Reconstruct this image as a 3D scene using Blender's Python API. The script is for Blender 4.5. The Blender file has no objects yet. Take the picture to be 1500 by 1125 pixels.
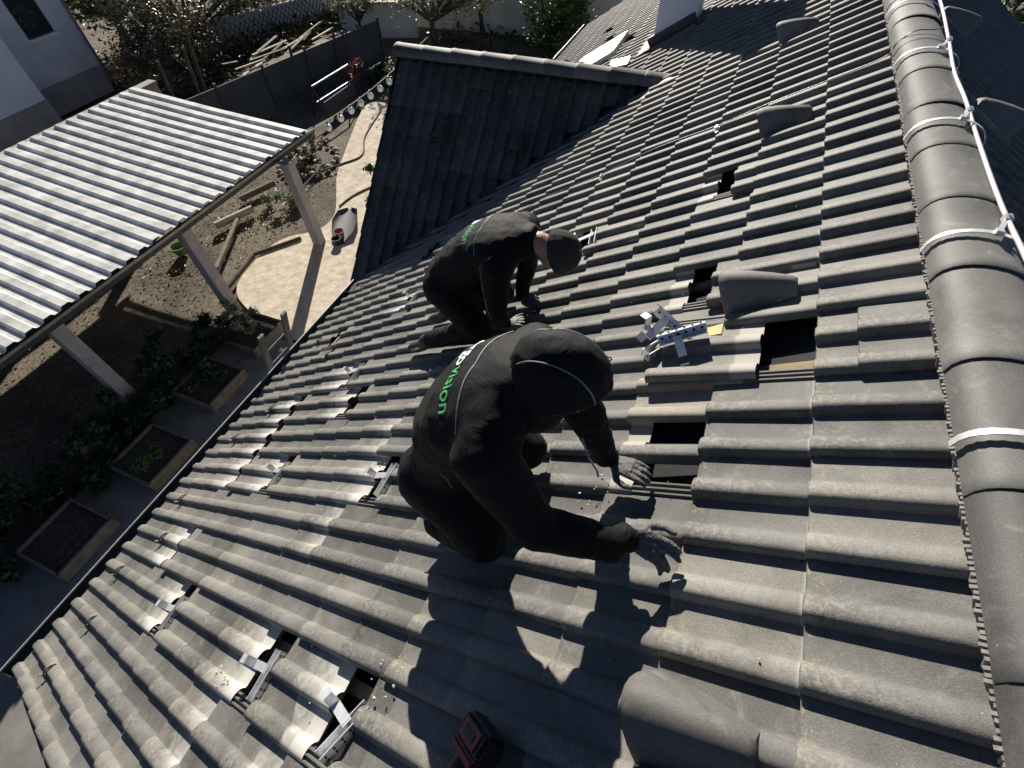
import bpy, bmesh, math, random
from mathutils import Vector, Matrix, noise, Euler
from mathutils.bvhtree import BVHTree
random.seed(11)
S = bpy.context.scene
COL = S.collection

# ------------------------------------------------------------------ camera, sky, sun, exposure
cam = bpy.data.cameras.new('camera'); cam_o = bpy.data.objects.new('camera', cam); COL.objects.link(cam_o)
S.camera = cam_o
cam.sensor_width = 36.0; cam.lens = 712.57 / 1500 * 36.0
cam.clip_start = 0.05; cam.clip_end = 600
CAM = Vector((1.84986, -0.50171, 1.30352))
c_r = Vector((-0.37887, 0.92478, -0.03511)); c_d = Vector((0.73933, 0.27964, -0.61253)); c_f = Vector((-0.55664, -0.25803, -0.78967))
cam_o.matrix_world = Matrix(((c_r.x, -c_d.x, -c_f.x, CAM.x), (c_r.y, -c_d.y, -c_f.y, CAM.y), (c_r.z, -c_d.z, -c_f.z, CAM.z), (0, 0, 0, 1)))

SUN_AZ, SUN_EL = math.radians(27.5), math.radians(25)          # travel direction of the light, elevation
sdir = Vector((math.cos(SUN_EL) * math.cos(SUN_AZ), math.cos(SUN_EL) * math.sin(SUN_AZ), -math.sin(SUN_EL)))
sun = bpy.data.lights.new('sun', 'SUN'); sun.energy = 5.0; sun.angle = math.radians(0.53); sun.color = (1.0, 0.93, 0.82)
sun_o = bpy.data.objects.new('sun', sun); COL.objects.link(sun_o)
sun_o.rotation_euler = sdir.to_track_quat('-Z', 'Y').to_euler()
W = bpy.data.worlds.new('World'); S.world = W; W.use_nodes = True
wn = W.node_tree.nodes; wl = W.node_tree.links
sky = wn.new('ShaderNodeTexSky'); sky.sky_type = 'NISHITA'; sky.sun_disc = False
sky.sun_elevation = SUN_EL; sky.altitude = 1500; sky.air_density = .55; sky.dust_density = .15; sky.ozone_density = 3.0
to_sun = -sdir
sky.sun_rotation = math.atan2(to_sun.x, to_sun.y)
wn['Background'].inputs['Strength'].default_value = 0.05
wl.new(sky.outputs['Color'], wn['Background'].inputs['Color'])
S.view_settings.view_transform = 'Standard'; S.view_settings.look = 'None'
S.view_settings.exposure = 0.78; S.view_settings.gamma = 1.0
S.render.engine = 'CYCLES'

# ------------------------------------------------------------------ frames
PITCH = math.radians(32.5); CP, SP = math.cos(PITCH), math.sin(PITCH)
ZG = -6.3                                                     # ground level
PR = 0.165                                                    # roll pitch
def RP(X, Y, h=0.0):                                          # roof frame (along ridge, down slope, out of roof) -> world
    return Vector((X, -Y * CP - h * SP, -Y * SP + h * CP))
def YK(k):
    return 0.0 if k == 0 else 0.335 + 0.3185 * (k - 1)

# ------------------------------------------------------------------ helpers
def rnd(a, b): return random.uniform(a, b)
class MB:
    def __init__(s): s.v = []; s.f = []; s.m = []
    def add(s, v, f, mi=0):
        o = len(s.v); s.v += [Vector(p) for p in v]; s.f += [tuple(i + o for i in q) for q in f]; s.m += [mi] * len(f)
        return s
    def box(s, c, size, rot=None, mi=0):
        x, y, z = size[0] / 2, size[1] / 2, size[2] / 2
        v = [Vector(p) for p in ((-x, -y, -z), (x, -y, -z), (x, y, -z), (-x, y, -z), (-x, -y, z), (x, -y, z), (x, y, z), (-x, y, z))]
        if rot is not None: v = [rot @ p for p in v]
        c = Vector(c)
        return s.add([p + c for p in v], [(3, 2, 1, 0), (4, 5, 6, 7), (0, 1, 5, 4), (1, 2, 6, 5), (2, 3, 7, 6), (3, 0, 4, 7)], mi)
    def bar(s, a, b, w, t, up=(0, 0, 1), mi=0):                # rectangular bar from a to b
        a, b = Vector(a), Vector(b); d = (b - a); L = d.length; d.normalize()
        u = Vector(up); sd = d.cross(u)
        if sd.length < 1e-4: sd = d.cross(Vector((1, 0, 0)))
        sd.normalize(); u = sd.cross(d)
        return s.box((a + b) / 2, (w, L, t), Matrix((sd, d, u)).transposed(), mi)
    def rings(s, R, closed=True, caps=True, mi=0):
        n = len(R[0]); v = [p for r in R for p in r]; f = []
        m = n if closed else n - 1
        for i in range(len(R) - 1):
            for j in range(m):
                k = (j + 1) % n
                f.append((i * n + j, i * n + k, (i + 1) * n + k, (i + 1) * n + j))
        if caps and closed:
            f.append(tuple(reversed(range(n)))); f.append(tuple((len(R) - 1) * n + j for j in range(n)))
        return s.add(v, f, mi)
    def tube(s, pts, r, n=8, mi=0):
        pts = [Vector(p) for p in pts]; R = []; prev = None
        for i, p in enumerate(pts):
            d = (pts[min(i + 1, len(pts) - 1)] - pts[max(i - 1, 0)]).normalized()
            if prev is None:
                a = d.cross(Vector((0, 0, 1)))
                if a.length < 1e-3: a = d.cross(Vector((1, 0, 0)))
            else: a = prev - d * prev.dot(d)
            a.normalize(); prev = a; b = d.cross(a)
            rr = r[i] if isinstance(r, (list, tuple)) else r
            R.append([p + (a * math.cos(t) + b * math.sin(t)) * rr for t in (2 * math.pi * j / n for j in range(n))])
        return s.rings(R, mi=mi)
    def ball(s, c, r, n=10, m=7, mi=0, sc=(1, 1, 1)):
        c = Vector(c); R = []
        for i in range(m + 1):
            t = math.pi * i / m; z = -math.cos(t); q = max(math.sin(t), 1e-3)
            R.append([c + Vector((q * math.cos(2 * math.pi * j / n) * sc[0], q * math.sin(2 * math.pi * j / n) * sc[1], z * sc[2])) * r for j in range(n)])
        return s.rings(R, mi=mi)
    def mesh(s, name, mats, smooth=None):
        me = bpy.data.meshes.new(name); me.from_pydata([tuple(p) for p in s.v], [], s.f)
        for q in (mats if isinstance(mats, (list, tuple)) else [mats]): me.materials.append(q)
        if any(s.m): me.polygons.foreach_set('material_index', s.m)
        if smooth is not None:
            me.polygons.foreach_set('use_smooth', [True] * len(me.polygons)); me.update()
            me.set_sharp_from_angle(angle=math.radians(smooth))
        me.update(); return me
def link(name, me, parent=None, loc=None, rot=None):
    o = bpy.data.objects.new(name, me); COL.objects.link(o)
    if loc is not None: o.location = loc
    if rot is not None: o.rotation_euler = rot
    if parent is not None:
        o.parent = parent
        if parent.get('_base') is not None and loc is None: o.matrix_parent_inverse = Matrix.Translation(-Vector(parent['_base']))
    return o
def part(name, mb, mats, parent, smooth=None): return link(name, mb.mesh(name, mats, smooth), parent)
def tag(o, label, cat, group=None, kind=None):
    if label: o['label'] = label
    if cat: o['category'] = cat
    if group: o['group'] = group
    if kind: o['kind'] = kind
    return o
BASES = {}
def thing(name, label, cat, loc=(0, 0, 0), group=None):
    o = bpy.data.objects.new(name, None); COL.objects.link(o); o.location = loc; o.empty_display_size = 0.2
    BASES[o.name] = Vector(loc)
    return tag(o, label, cat, group)
def tpart(name, mb, mats, root, smooth=None):                 # mesh in world coordinates, child of a thing (Empty)
    o = link(name, mb.mesh(name, mats, smooth)); o.parent = root
    o.matrix_parent_inverse = Matrix.Translation(-BASES[root.name]); return o
def sub(name, mb, mats, par, smooth=None):                    # child of a part that itself sits in world coordinates
    o = link(name, mb.mesh(name, mats, smooth)); o.parent = par; return o

# ------------------------------------------------------------------ materials
def newmat(name):
    m = bpy.data.materials.new(name); m.use_nodes = True
    return m, m.node_tree.nodes, m.node_tree.links, m.node_tree.nodes['Principled BSDF']
def N(nt, t, **kw):
    n = nt.new(t)
    for k, v in kw.items(): setattr(n, k, v)
    return n
def ramp(nt, stops):
    r = nt.new('ShaderNodeValToRGB'); e = r.color_ramp.elements
    while len(e) > 1: e.remove(e[-1])
    e[0].position, e[0].color = stops[0][0], (*stops[0][1], 1) if len(stops[0][1]) == 3 else stops[0][1]
    for p, c in stops[1:]:
        q = e.new(p); q.color = (*c, 1)
    return r
def g3(v): return (v, v, v)
def mixc(nt, lk, fac, a, b, blend='MIX'):
    m = nt.new('ShaderNodeMix'); m.data_type = 'RGBA'; m.blend_type = blend
    for sock, val in ((m.inputs[0], fac), (m.inputs[6], a), (m.inputs[7], b)):
        if hasattr(val, 'is_output') or hasattr(val, 'links'): lk.new(val, sock)
        elif isinstance(val, (int, float)): sock.default_value = val
        else: sock.default_value = (*val, 1)
    return m.outputs[2]
def noisy(name, c1, c2, scale=6, detail=6, rough=.8, bump=.2, bscale=60, metal=0, spec=.5, coords='Object', dist=.01):
    m, nt, lk, b = newmat(name)
    tc = N(nt, 'ShaderNodeTexCoord'); n1 = N(nt, 'ShaderNodeTexNoise'); n1.inputs['Scale'].default_value = scale; n1.inputs['Detail'].default_value = detail
    lk.new(tc.outputs[coords], n1.inputs['Vector'])
    r = ramp(nt, [(.32, c1), (.68, c2)]); lk.new(n1.outputs['Fac'], r.inputs['Fac']); lk.new(r.outputs['Color'], b.inputs['Base Color'])
    n2 = N(nt, 'ShaderNodeTexNoise'); n2.inputs['Scale'].default_value = bscale; n2.inputs['Detail'].default_value = 4; lk.new(tc.outputs[coords], n2.inputs['Vector'])
    bp = N(nt, 'ShaderNodeBump'); bp.inputs['Strength'].default_value = bump; bp.inputs['Distance'].default_value = dist
    lk.new(n2.outputs['Fac'], bp.inputs['Height']); lk.new(bp.outputs['Normal'], b.inputs['Normal'])
    b.inputs['Roughness'].default_value = rough; b.inputs['Metallic'].default_value = metal
    b.inputs['Specular IOR Level'].default_value = spec
    return m

def tile_material(name, c1, c2, tail=False, dust=False, lichen=.6, grain=.55):
    m, nt, lk, b = newmat(name)
    tc = N(nt, 'ShaderNodeTexCoord'); oi = N(nt, 'ShaderNodeObjectInfo'); geo = N(nt, 'ShaderNodeNewGeometry')
    n1 = N(nt, 'ShaderNodeTexNoise'); n1.inputs['Scale'].default_value = 5.0; n1.inputs['Detail'].default_value = 8; n1.inputs['Roughness'].default_value = .65
    lk.new(geo.outputs['Position'], n1.inputs['Vector'])
    r = ramp(nt, [(.30, c1), (.70, c2)]); lk.new(n1.outputs['Fac'], r.inputs['Fac'])
    # fine sand grain
    n2 = N(nt, 'ShaderNodeTexNoise'); n2.inputs['Scale'].default_value = 260; n2.inputs['Detail'].default_value = 3
    lk.new(geo.outputs['Position'], n2.inputs['Vector'])
    r2 = ramp(nt, [(.35, g3(.80)), (.62, g3(1.16))]); lk.new(n2.outputs['Fac'], r2.inputs['Fac'])
    col = mixc(nt, lk, 1.0, r.outputs['Color'], r2.outputs['Color'], 'MULTIPLY')
    # tile to tile variation
    rv = ramp(nt, [(0, g3(.66)), (.5, (1.0, .99, .97)), (1, (1.30, 1.27, 1.2))]); lk.new(oi.outputs['Random'], rv.inputs['Fac'])
    col = mixc(nt, lk, 1.0, col, rv.outputs['Color'], 'MULTIPLY')
    # pale weather stains
    n3 = N(nt, 'ShaderNodeTexNoise'); n3.inputs['Scale'].default_value = 14; n3.inputs['Detail'].default_value = 9; n3.inputs['Roughness'].default_value = .7; n3.inputs['Distortion'].default_value = .8
    lk.new(geo.outputs['Position'], n3.inputs['Vector'])
    r3 = ramp(nt, [(.55, g3(0)), (.75, g3(.55))]); lk.new(n3.outputs['Fac'], r3.inputs['Fac'])
    col = mixc(nt, lk, r3.outputs['Color'], col, (.30, .285, .255))
    # dark grime patches
    n7 = N(nt, 'ShaderNodeTexNoise'); n7.inputs['Scale'].default_value = 3.1; n7.inputs['Detail'].default_value = 10; n7.inputs['Roughness'].default_value = .72; n7.inputs['Distortion'].default_value = .6
    lk.new(geo.outputs['Position'], n7.inputs['Vector'])
    r7 = ramp(nt, [(.34, g3(.62)), (.52, g3(1.0))]); lk.new(n7.outputs['Fac'], r7.inputs['Fac'])
    col = mixc(nt, lk, 1.0, col, r7.outputs['Color'], 'MULTIPLY')
    # pin-prick pale specks (droppings, grit)
    vo = N(nt, 'ShaderNodeTexVoronoi'); vo.inputs['Scale'].default_value = 34; lk.new(geo.outputs['Position'], vo.inputs['Vector'])
    r4 = ramp(nt, [(.035, g3(.8)), (.06, g3(0))]); lk.new(vo.outputs['Distance'], r4.inputs['Fac'])
    wn_ = N(nt, 'ShaderNodeTexWhiteNoise'); lk.new(vo.outputs['Position'], wn_.inputs['Vector'])
    r5 = ramp(nt, [(.62, g3(0)), (.66, g3(1))]); lk.new(wn_.outputs['Value'], r5.inputs['Fac'])
    sp = mixc(nt, lk, 1.0, r4.outputs['Color'], r5.outputs['Color'], 'MULTIPLY')
    col = mixc(nt, lk, sp, col, (.42, .41, .37))
    sx = N(nt, 'ShaderNodeSeparateXYZ'); lk.new(tc.outputs['Object'], sx.inputs[0])
    if tail:
        # lichen bloom just above the lower edge
        lr = ramp(nt, [(0.0, g3(1)), (.085, g3(0))]); lk.new(sx.outputs['Y'], lr.inputs['Fac'])
        n5 = N(nt, 'ShaderNodeTexNoise'); n5.inputs['Scale'].default_value = 55; n5.inputs['Detail'].default_value = 6; lk.new(geo.outputs['Position'], n5.inputs['Vector'])
        l5 = ramp(nt, [(.54, g3(0)), (.66, g3(lichen))]); lk.new(n5.outputs['Fac'], l5.inputs['Fac'])
        lm = mixc(nt, lk, 1.0, lr.outputs['Color'], l5.outputs['Color'], 'MULTIPLY')
        col = mixc(nt, lk, lm, col, (.31, .275, .15))
        # pale crusted wear along the crests, raised to carry their sunlit highlight too
        cw = ramp(nt, [(.012, g3(0)), (.026, g3(.65))]); lk.new(sx.outputs['Z'], cw.inputs['Fac'])
        n6 = N(nt, 'ShaderNodeTexNoise'); n6.inputs['Scale'].default_value = 70; n6.inputs['Detail'].default_value = 8; n6.inputs['Roughness'].default_value = .75; lk.new(geo.outputs['Position'], n6.inputs['Vector'])
        w6 = ramp(nt, [(.46, g3(0)), (.60, g3(.75))]); lk.new(n6.outputs['Fac'], w6.inputs['Fac'])
        cm = mixc(nt, lk, 1.0, cw.outputs['Color'], w6.outputs['Color'], 'MULTIPLY')
        col = mixc(nt, lk, cm, col, (.34, .325, .29))
        # unweathered head of the tile, normally hidden under the next course
        tr = ramp(nt, [(.325, g3(0)), (.335, g3(1))]); lk.new(sx.outputs['Y'], tr.inputs['Fac'])
        col = mixc(nt, lk, tr.outputs['Color'], col, (.33, .315, .28))
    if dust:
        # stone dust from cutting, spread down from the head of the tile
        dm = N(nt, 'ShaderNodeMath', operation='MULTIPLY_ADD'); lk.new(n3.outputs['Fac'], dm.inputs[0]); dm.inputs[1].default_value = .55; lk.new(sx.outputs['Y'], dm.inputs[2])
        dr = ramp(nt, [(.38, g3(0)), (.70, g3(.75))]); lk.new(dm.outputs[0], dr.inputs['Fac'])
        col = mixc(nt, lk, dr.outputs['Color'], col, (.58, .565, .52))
    lk.new(col, b.inputs['Base Color'])
    bp = N(nt, 'ShaderNodeBump'); bp.inputs['Strength'].default_value = grain; bp.inputs['Distance'].default_value = .0016
    lk.new(n2.outputs['Fac'], bp.inputs['Height']); lk.new(bp.outputs['Normal'], b.inputs['Normal'])
    b.inputs['Roughness'].default_value = .68; b.inputs['Specular IOR Level'].default_value = .45
    return m
T1, T2 = (.116, .113, .106), (.18, .175, .164)
M_TILE = tile_material('concrete_tile', T1, T2, tail=True)
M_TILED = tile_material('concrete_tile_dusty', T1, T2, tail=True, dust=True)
M_TILEF = tile_material('concrete_tile_far', T1, T2)
M_RIDGE = tile_material('ridge_concrete', (.115, .114, .11), (.15, .148, .142), grain=.2)
M_WING = tile_material('wing_concrete_shaded', (.05, .048, .047), (.085, .082, .078))  # roof tile colours darkened to deepen the shade on the wing slope
M_BLACK = noisy('underlay_black', (.010, .010, .011), (.024, .024, .025), rough=.9)
M_BATTEN = noisy('batten_wood', (.20, .15, .085), (.34, .27, .16), scale=9, rough=.85)
M_ALU = noisy('aluminium', (.55, .56, .57), (.72, .73, .74), scale=30, rough=.32, bump=.05, metal=1)
M_ZINC = noisy('bracket_steel', (.66, .67, .68), (.82, .83, .84), scale=40, rough=.35, bump=.05, metal=.55)
M_WHITEM = noisy('pale_metal', (.62, .62, .60), (.75, .75, .73), scale=20, rough=.45, bump=.05, metal=.6)
M_DKMET = noisy('dark_metal', (.025, .026, .028), (.05, .05, .052), scale=20, rough=.5, metal=.4)
M_LEAD = noisy('valley_sheet', (.05, .052, .056), (.085, .088, .093), scale=7, rough=.55, metal=.3)
M_COMB = noisy('ridge_comb', (.16, .155, .145), (.28, .27, .25), scale=80, rough=.8)
M_RENDER = noisy('house_render', (.55, .55, .54), (.66, .66, .65), scale=5, rough=.9, bump=.3, bscale=90)
M_CHIM = noisy('chimney_render', (.78, .81, .85), (.84, .87, .91), scale=6, rough=.9, bump=.3, bscale=120)  # white with the blue of the sky light mixed into the colour
M_NEIGH = noisy('neighbour_render', (.64, .65, .64), (.78, .79, .78), scale=1.5, rough=.9, bump=.2)
M_NEIGH2 = noisy('neighbour_render_pale', (.80, .82, .82), (.87, .89, .89), scale=1.5, rough=.9, bump=.2)
M_POST = noisy('post_render', (.30, .27, .265), (.38, .345, .335), scale=4, rough=.9, bump=.3, bscale=80)
M_GLASS, nt_, lk_, b_ = newmat('window_glass'); b_.inputs['Base Color'].default_value = (.03, .035, .04, 1); b_.inputs['Roughness'].default_value = .05; b_.inputs['Specular IOR Level'].default_value = 1.0
M_DKWOOD = noisy('dark_wood', (.05, .038, .028), (.11, .085, .06), scale=7, rough=.85)
M_WOOD = noisy('garden_wood', (.12, .098, .07), (.22, .18, .13), scale=8, rough=.85)
M_PALEWOOD = noisy('pale_wood', (.42, .37, .28), (.58, .52, .42), scale=8, rough=.85)
M_FENCE = noisy('fence_sheet', (.045, .052, .058), (.075, .085, .09), scale=1.2, rough=.7, bump=.1)
M_CONC = noisy('path_concrete', (.15, .145, .135), (.23, .22, .20), scale=3, rough=.95, bump=.4, bscale=90)
M_WALLC = noisy('garden_wall', (.28, .265, .24), (.40, .38, .35), scale=2, rough=.95, bump=.4, bscale=30)
M_WALLL = noisy('pale_wall', (.52, .50, .46), (.66, .64, .60), scale=2, rough=.95, bump=.4, bscale=30)
M_BULB, nt_, lk_, b_ = newmat('bulb_white'); b_.inputs['Base Color'].default_value = (.92, .92, .90, 1); b_.inputs['Roughness'].default_value = .35
M_RED = noisy('tool_red', (.20, .022, .018), (.26, .03, .022), scale=30, rough=.4, bump=.05)
M_BLKPL = noisy('black_plastic', (.012, .012, .013), (.02, .02, .021), scale=50, rough=.45, bump=.05)
M_GREEN = noisy('green_plastic', (.09, .17, .05), (.14, .24, .08), scale=9, rough=.5, bump=.05)
M_TERRA = noisy('terracotta', (.22, .11, .08), (.30, .15, .11), scale=9, rough=.8)
M_SOIL = noisy('planter_soil', (.035, .026, .02), (.09, .07, .05), scale=14, rough=.95, bump=.8, bscale=60)

def ground_material():
    m, nt, lk, b = newmat('garden_soil')
    tc = N(nt, 'ShaderNodeTexCoord')
    a = N(nt, 'ShaderNodeTexNoise'); a.inputs['Scale'].default_value = .9; a.inputs['Detail'].default_value = 9; a.inputs['Roughness'].default_value = .68
    lk.new(tc.outputs['Object'], a.inputs['Vector'])
    r = ramp(nt, [(.28, (.065, .053, .04)), (.48, (.145, .118, .088)), (.60, (.22, .18, .132)), (.74, (.10, .108, .048))]); lk.new(a.outputs['Fac'], r.inputs['Fac'])
    f = N(nt, 'ShaderNodeTexNoise'); f.inputs['Scale'].default_value = 16; f.inputs['Detail'].default_value = 7; f.inputs['Roughness'].default_value = .75; lk.new(tc.outputs['Object'], f.inputs['Vector'])
    rf = ramp(nt, [(.36, g3(.35)), (.60, g3(1.25))]); lk.new(f.outputs['Fac'], rf.inputs['Fac'])
    lk.new(mixc(nt, lk, 1.0, r.outputs['Color'], rf.outputs['Color'], 'MULTIPLY'), b.inputs['Base Color'])
    bp = N(nt, 'ShaderNodeBump'); bp.inputs['Strength'].default_value = .9; bp.inputs['Distance'].default_value = .05
    lk.new(f.outputs['Fac'], bp.inputs['Height']); lk.new(bp.outputs['Normal'], b.inputs['Normal']); b.inputs['Roughness'].default_value = .95
    return m
M_GROUND = ground_material()
M_SAND = noisy('sand_paving', (.44, .375, .29), (.64, .56, .45), scale=5, rough=.95, bump=.7, bscale=9, dist=.02)

def leaf_material(name, c1, c2, rough=.45, trans=.25):
    m, nt, lk, b = newmat(name)
    oi = N(nt, 'ShaderNodeNewGeometry')
    r = ramp(nt, [(0, c1), (1, c2)]); lk.new(oi.outputs['Random Per Island'], r.inputs['Fac']); lk.new(r.outputs['Color'], b.inputs['Base Color'])
    b.inputs['Roughness'].default_value = rough
    t = N(nt, 'ShaderNodeBsdfTranslucent'); lk.new(r.outputs['Color'], t.inputs['Color'])
    mx = N(nt, 'ShaderNodeMixShader'); mx.inputs[0].default_value = trans
    lk.new(b.outputs[0], mx.inputs[1]); lk.new(t.outputs[0], mx.inputs[2]); lk.new(mx.outputs[0], nt['Material Output'].inputs['Surface'])
    return m
M_LEAFD = leaf_material('leaf_dark', (.018, .035, .016), (.05, .085, .03))
M_LEAFG = leaf_material('leaf_green', (.05, .085, .02), (.12, .17, .045))
M_LEAFO = leaf_material('leaf_olive', (.06, .065, .035), (.16, .16, .10), rough=.35)
M_LEAFB = leaf_material('leaf_brown', (.05, .035, .02), (.14, .10, .05))
M_LEAFR = leaf_material('leaf_red', (.14, .03, .03), (.26, .07, .07))
M_LEAFP = leaf_material('leaf_pale', (.16, .18, .10), (.30, .32, .20))
M_BARK = noisy('bark', (.05, .04, .032), (.12, .10, .08), scale=14, rough=.95, bump=.8)

def cloth_material(name, c1, c2, bump=.22, scale=9, rough=.75):
    m, nt, lk, b = newmat(name)
    tc = N(nt, 'ShaderNodeTexCoord')
    a = N(nt, 'ShaderNodeTexNoise'); a.inputs['Scale'].default_value = scale; a.inputs['Detail'].default_value = 3; a.inputs['Distortion'].default_value = 1.2
    mp = N(nt, 'ShaderNodeMapping'); mp.inputs['Scale'].default_value = (1.0, 1.6, .8); lk.new(tc.outputs['Object'], mp.inputs[0]); lk.new(mp.outputs[0], a.inputs['Vector'])
    w = N(nt, 'ShaderNodeTexNoise'); w.inputs['Scale'].default_value = 420; lk.new(tc.outputs['Object'], w.inputs['Vector'])
    r = ramp(nt, [(.3, c1), (.7, c2)]); lk.new(w.outputs['Fac'], r.inputs['Fac']); lk.new(r.outputs['Color'], b.inputs['Base Color'])
    bp = N(nt, 'ShaderNodeBump'); bp.inputs['Strength'].default_value = bump; bp.inputs['Distance'].default_value = .03; lk.new(a.outputs['Fac'], bp.inputs['Height'])
    bq = N(nt, 'ShaderNodeBump'); bq.inputs['Strength'].default_value = .2; bq.inputs['Distance'].default_value = .001; lk.new(w.outputs['Fac'], bq.inputs['Height']); lk.new(bp.outputs['Normal'], bq.inputs['Normal'])
    lk.new(bq.outputs['Normal'], b.inputs['Normal'])
    b.inputs['Roughness'].default_value = rough; b.inputs['Sheen Weight'].default_value = .015; b.inputs['Specular IOR Level'].default_value = .22
    return m
M_JACKET = cloth_material('jacket_black', (.0022, .0022, .0027), (.0045, .0045, .0052))
M_TROUS = cloth_material('trousers_black', (.0018, .0018, .0022), (.0038, .0038, .0044), bump=.5)
M_BEANIE = cloth_material('beanie_knit', (.028, .027, .026), (.055, .053, .05), bump=.15, scale=60, rough=.95)
M_GLOVE = cloth_material('glove_grey', (.085, .085, .09), (.14, .14, .145), bump=.4, scale=26, rough=.6)
M_PIPING = noisy('piping_grey', (.16, .16, .16), (.22, .22, .22), rough=.6)
M_SKIN, nt_, lk_, b_ = newmat('skin'); b_.inputs['Base Color'].default_value = (.42, .24, .17, 1); b_.inputs['Roughness'].default_value = .5; b_.inputs['Subsurface Weight'].default_value = .1
M_PWHITE = noisy('print_white', (.70, .70, .70), (.78, .78, .78), rough=.7)
M_PGREEN = noisy('print_green', (.06, .42, .12), (.08, .50, .15), rough=.7)
M_YEL = noisy('shoe_yellow', (.55, .60, .08), (.62, .66, .12), rough=.5)
M_SHOE = noisy('shoe_grey', (.03, .03, .032), (.06, .06, .062), rough=.6)
M_HAIR = noisy('hair', (.03, .02, .015), (.06, .045, .03), rough=.6)

# corrugated sheet: weathered fibre-cement / galvanised
M_SHEET = noisy('corrugated_sheet', (.42, .42, .40), (.76, .76, .73), scale=2.6, detail=12, rough=.5, bump=.15, bscale=30)


# ================================================================== GROUND
def poly_sheet(name, pts, z, mats, thick=.05):
    mb = MB(); n = len(pts)
    v = [(x, y, z) for x, y in pts] + [(x, y, z - thick) for x, y in pts]
    mb.add(v, [tuple(range(n))] + [(i, i + n, (i + 1) % n + n, (i + 1) % n) for i in range(n)])
    return mb.mesh(name, mats)
def smooth_poly(pts, it=2):
    for _ in range(it):
        q = []
        for i in range(len(pts)):
            a, b = pts[i], pts[(i + 1) % len(pts)]
            q += [(a[0] * .75 + b[0] * .25, a[1] * .75 + b[1] * .25), (a[0] * .25 + b[0] * .75, a[1] * .25 + b[1] * .75)]
        pts = q
    return pts
def ccw(pts):
    a = sum(pts[i][0] * pts[(i + 1) % len(pts)][1] - pts[(i + 1) % len(pts)][0] * pts[i][1] for i in range(len(pts)))
    return pts if a > 0 else pts[::-1]
gm = MB(); nx = 90
xs = [-260, -140, -80, -50] + [-34 + i * .6 for i in range(75)] + [20, 40, 90, 200]
ys = [-260, -140, -80, -48] + [-34 + i * .6 for i in range(70)] + [20, 50, 100, 200]
gv = [(x, y, ZG + (.06 * noise.noise(Vector((x * .5, y * .5, 0))) - .07 if -34 < x < 11 and -34 < y < 8 else -.04)) for y in ys for x in xs]
L_ = len(xs)
gm.add(gv, [(j * L_ + i, j * L_ + i + 1, (j + 1) * L_ + i + 1, (j + 1) * L_ + i) for j in range(len(ys) - 1) for i in range(L_ - 1)])
tag(link('ground', gm.mesh('ground', M_GROUND, 60)), None, None, kind='structure')
sandp = ccw(smooth_poly([(-3.75, -10.35), (-4.9, -10.6), (-5.9, -10.55), (-6.45, -9.75), (-7.2, -9.75), (-8.1, -10.35), (-9.0, -11.0), (-10.6, -11.7), (-12.2, -12.4), (-13.8, -13.0), (-13.9, -11.9), (-12.2, -11.2), (-10.2, -10.3), (-9.0, -9.2), (-8.4, -7.5), (-8.2, -4.9), (-3.0, -4.9), (-2.9, -8.0), (-3.25, -9.3)]))
tag(link('sand_path', poly_sheet('sand_path', sandp, ZG + .03, M_SAND)), None, None, kind='structure')
conp = ccw([(-2.85, -9.3), (4.5, -9.0), (4.5, -4.9), (-2.85, -4.9)])
tag(link('concrete_path', poly_sheet('concrete_path', conp, ZG + .024, M_CONC)), None, None, kind='structure')

# ================================================================== HOUSE
house = thing('house', 'house with a dark grey concrete tile roof, side gable and white chimney', 'house', (-4, 0, ZG))
XV, XF = 17 * PR + .06, -12.15                                  # near verge, far verge
# walls under the roof
wl_ = MB()
yE = RP(0, 5.0).y + .45
wl_.box(((XV + XF) / 2, (yE + .79 - yE) / 2 + .0, 0), (.01, .01, .01))
wl_ = MB()
ze = RP(0, 4.6).z - .2
wl_.box(((XV + XF) / 2 - .1, .4, (ze + ZG) / 2), (XV - XF - .8, 2 * (.4 - yE), ze - ZG))
tpart('wall', wl_, M_RENDER, house)
# deck with underlay: both slopes
YA = -.46                                                     # ridge line in roof coordinates
apex = RP(0, YA, -.05); YR = RP(0, YA).y
def MR(P): return Vector((P.x, 2 * YR - P.y, P.z))             # mirror to the other slope
dk = MB()
a = [RP(XV - .04, YA, -.115), RP(XF + .04, YA, -.115), RP(XF + .04, 5.05, -.115), RP(XV - .04, 5.05, -.115)]
dk.add(a + [p + Vector((0, 0, -.16)) for p in a], [(0, 1, 2, 3), (7, 6, 5, 4), (0, 3, 7, 4), (2, 1, 5, 6), (3, 2, 6, 7)])
roof = tpart('main_roof', dk, M_BLACK, house)
dk2 = MB(); b2 = [MR(p) for p in a]
dk2.add(b2 + [p + Vector((0, 0, -.16)) for p in b2], [(3, 2, 1, 0), (4, 5, 6, 7), (4, 7, 3, 0), (6, 5, 1, 2), (7, 6, 2, 3)])
roof_back = tpart('back_roof', dk2, M_BLACK, house)

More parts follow.
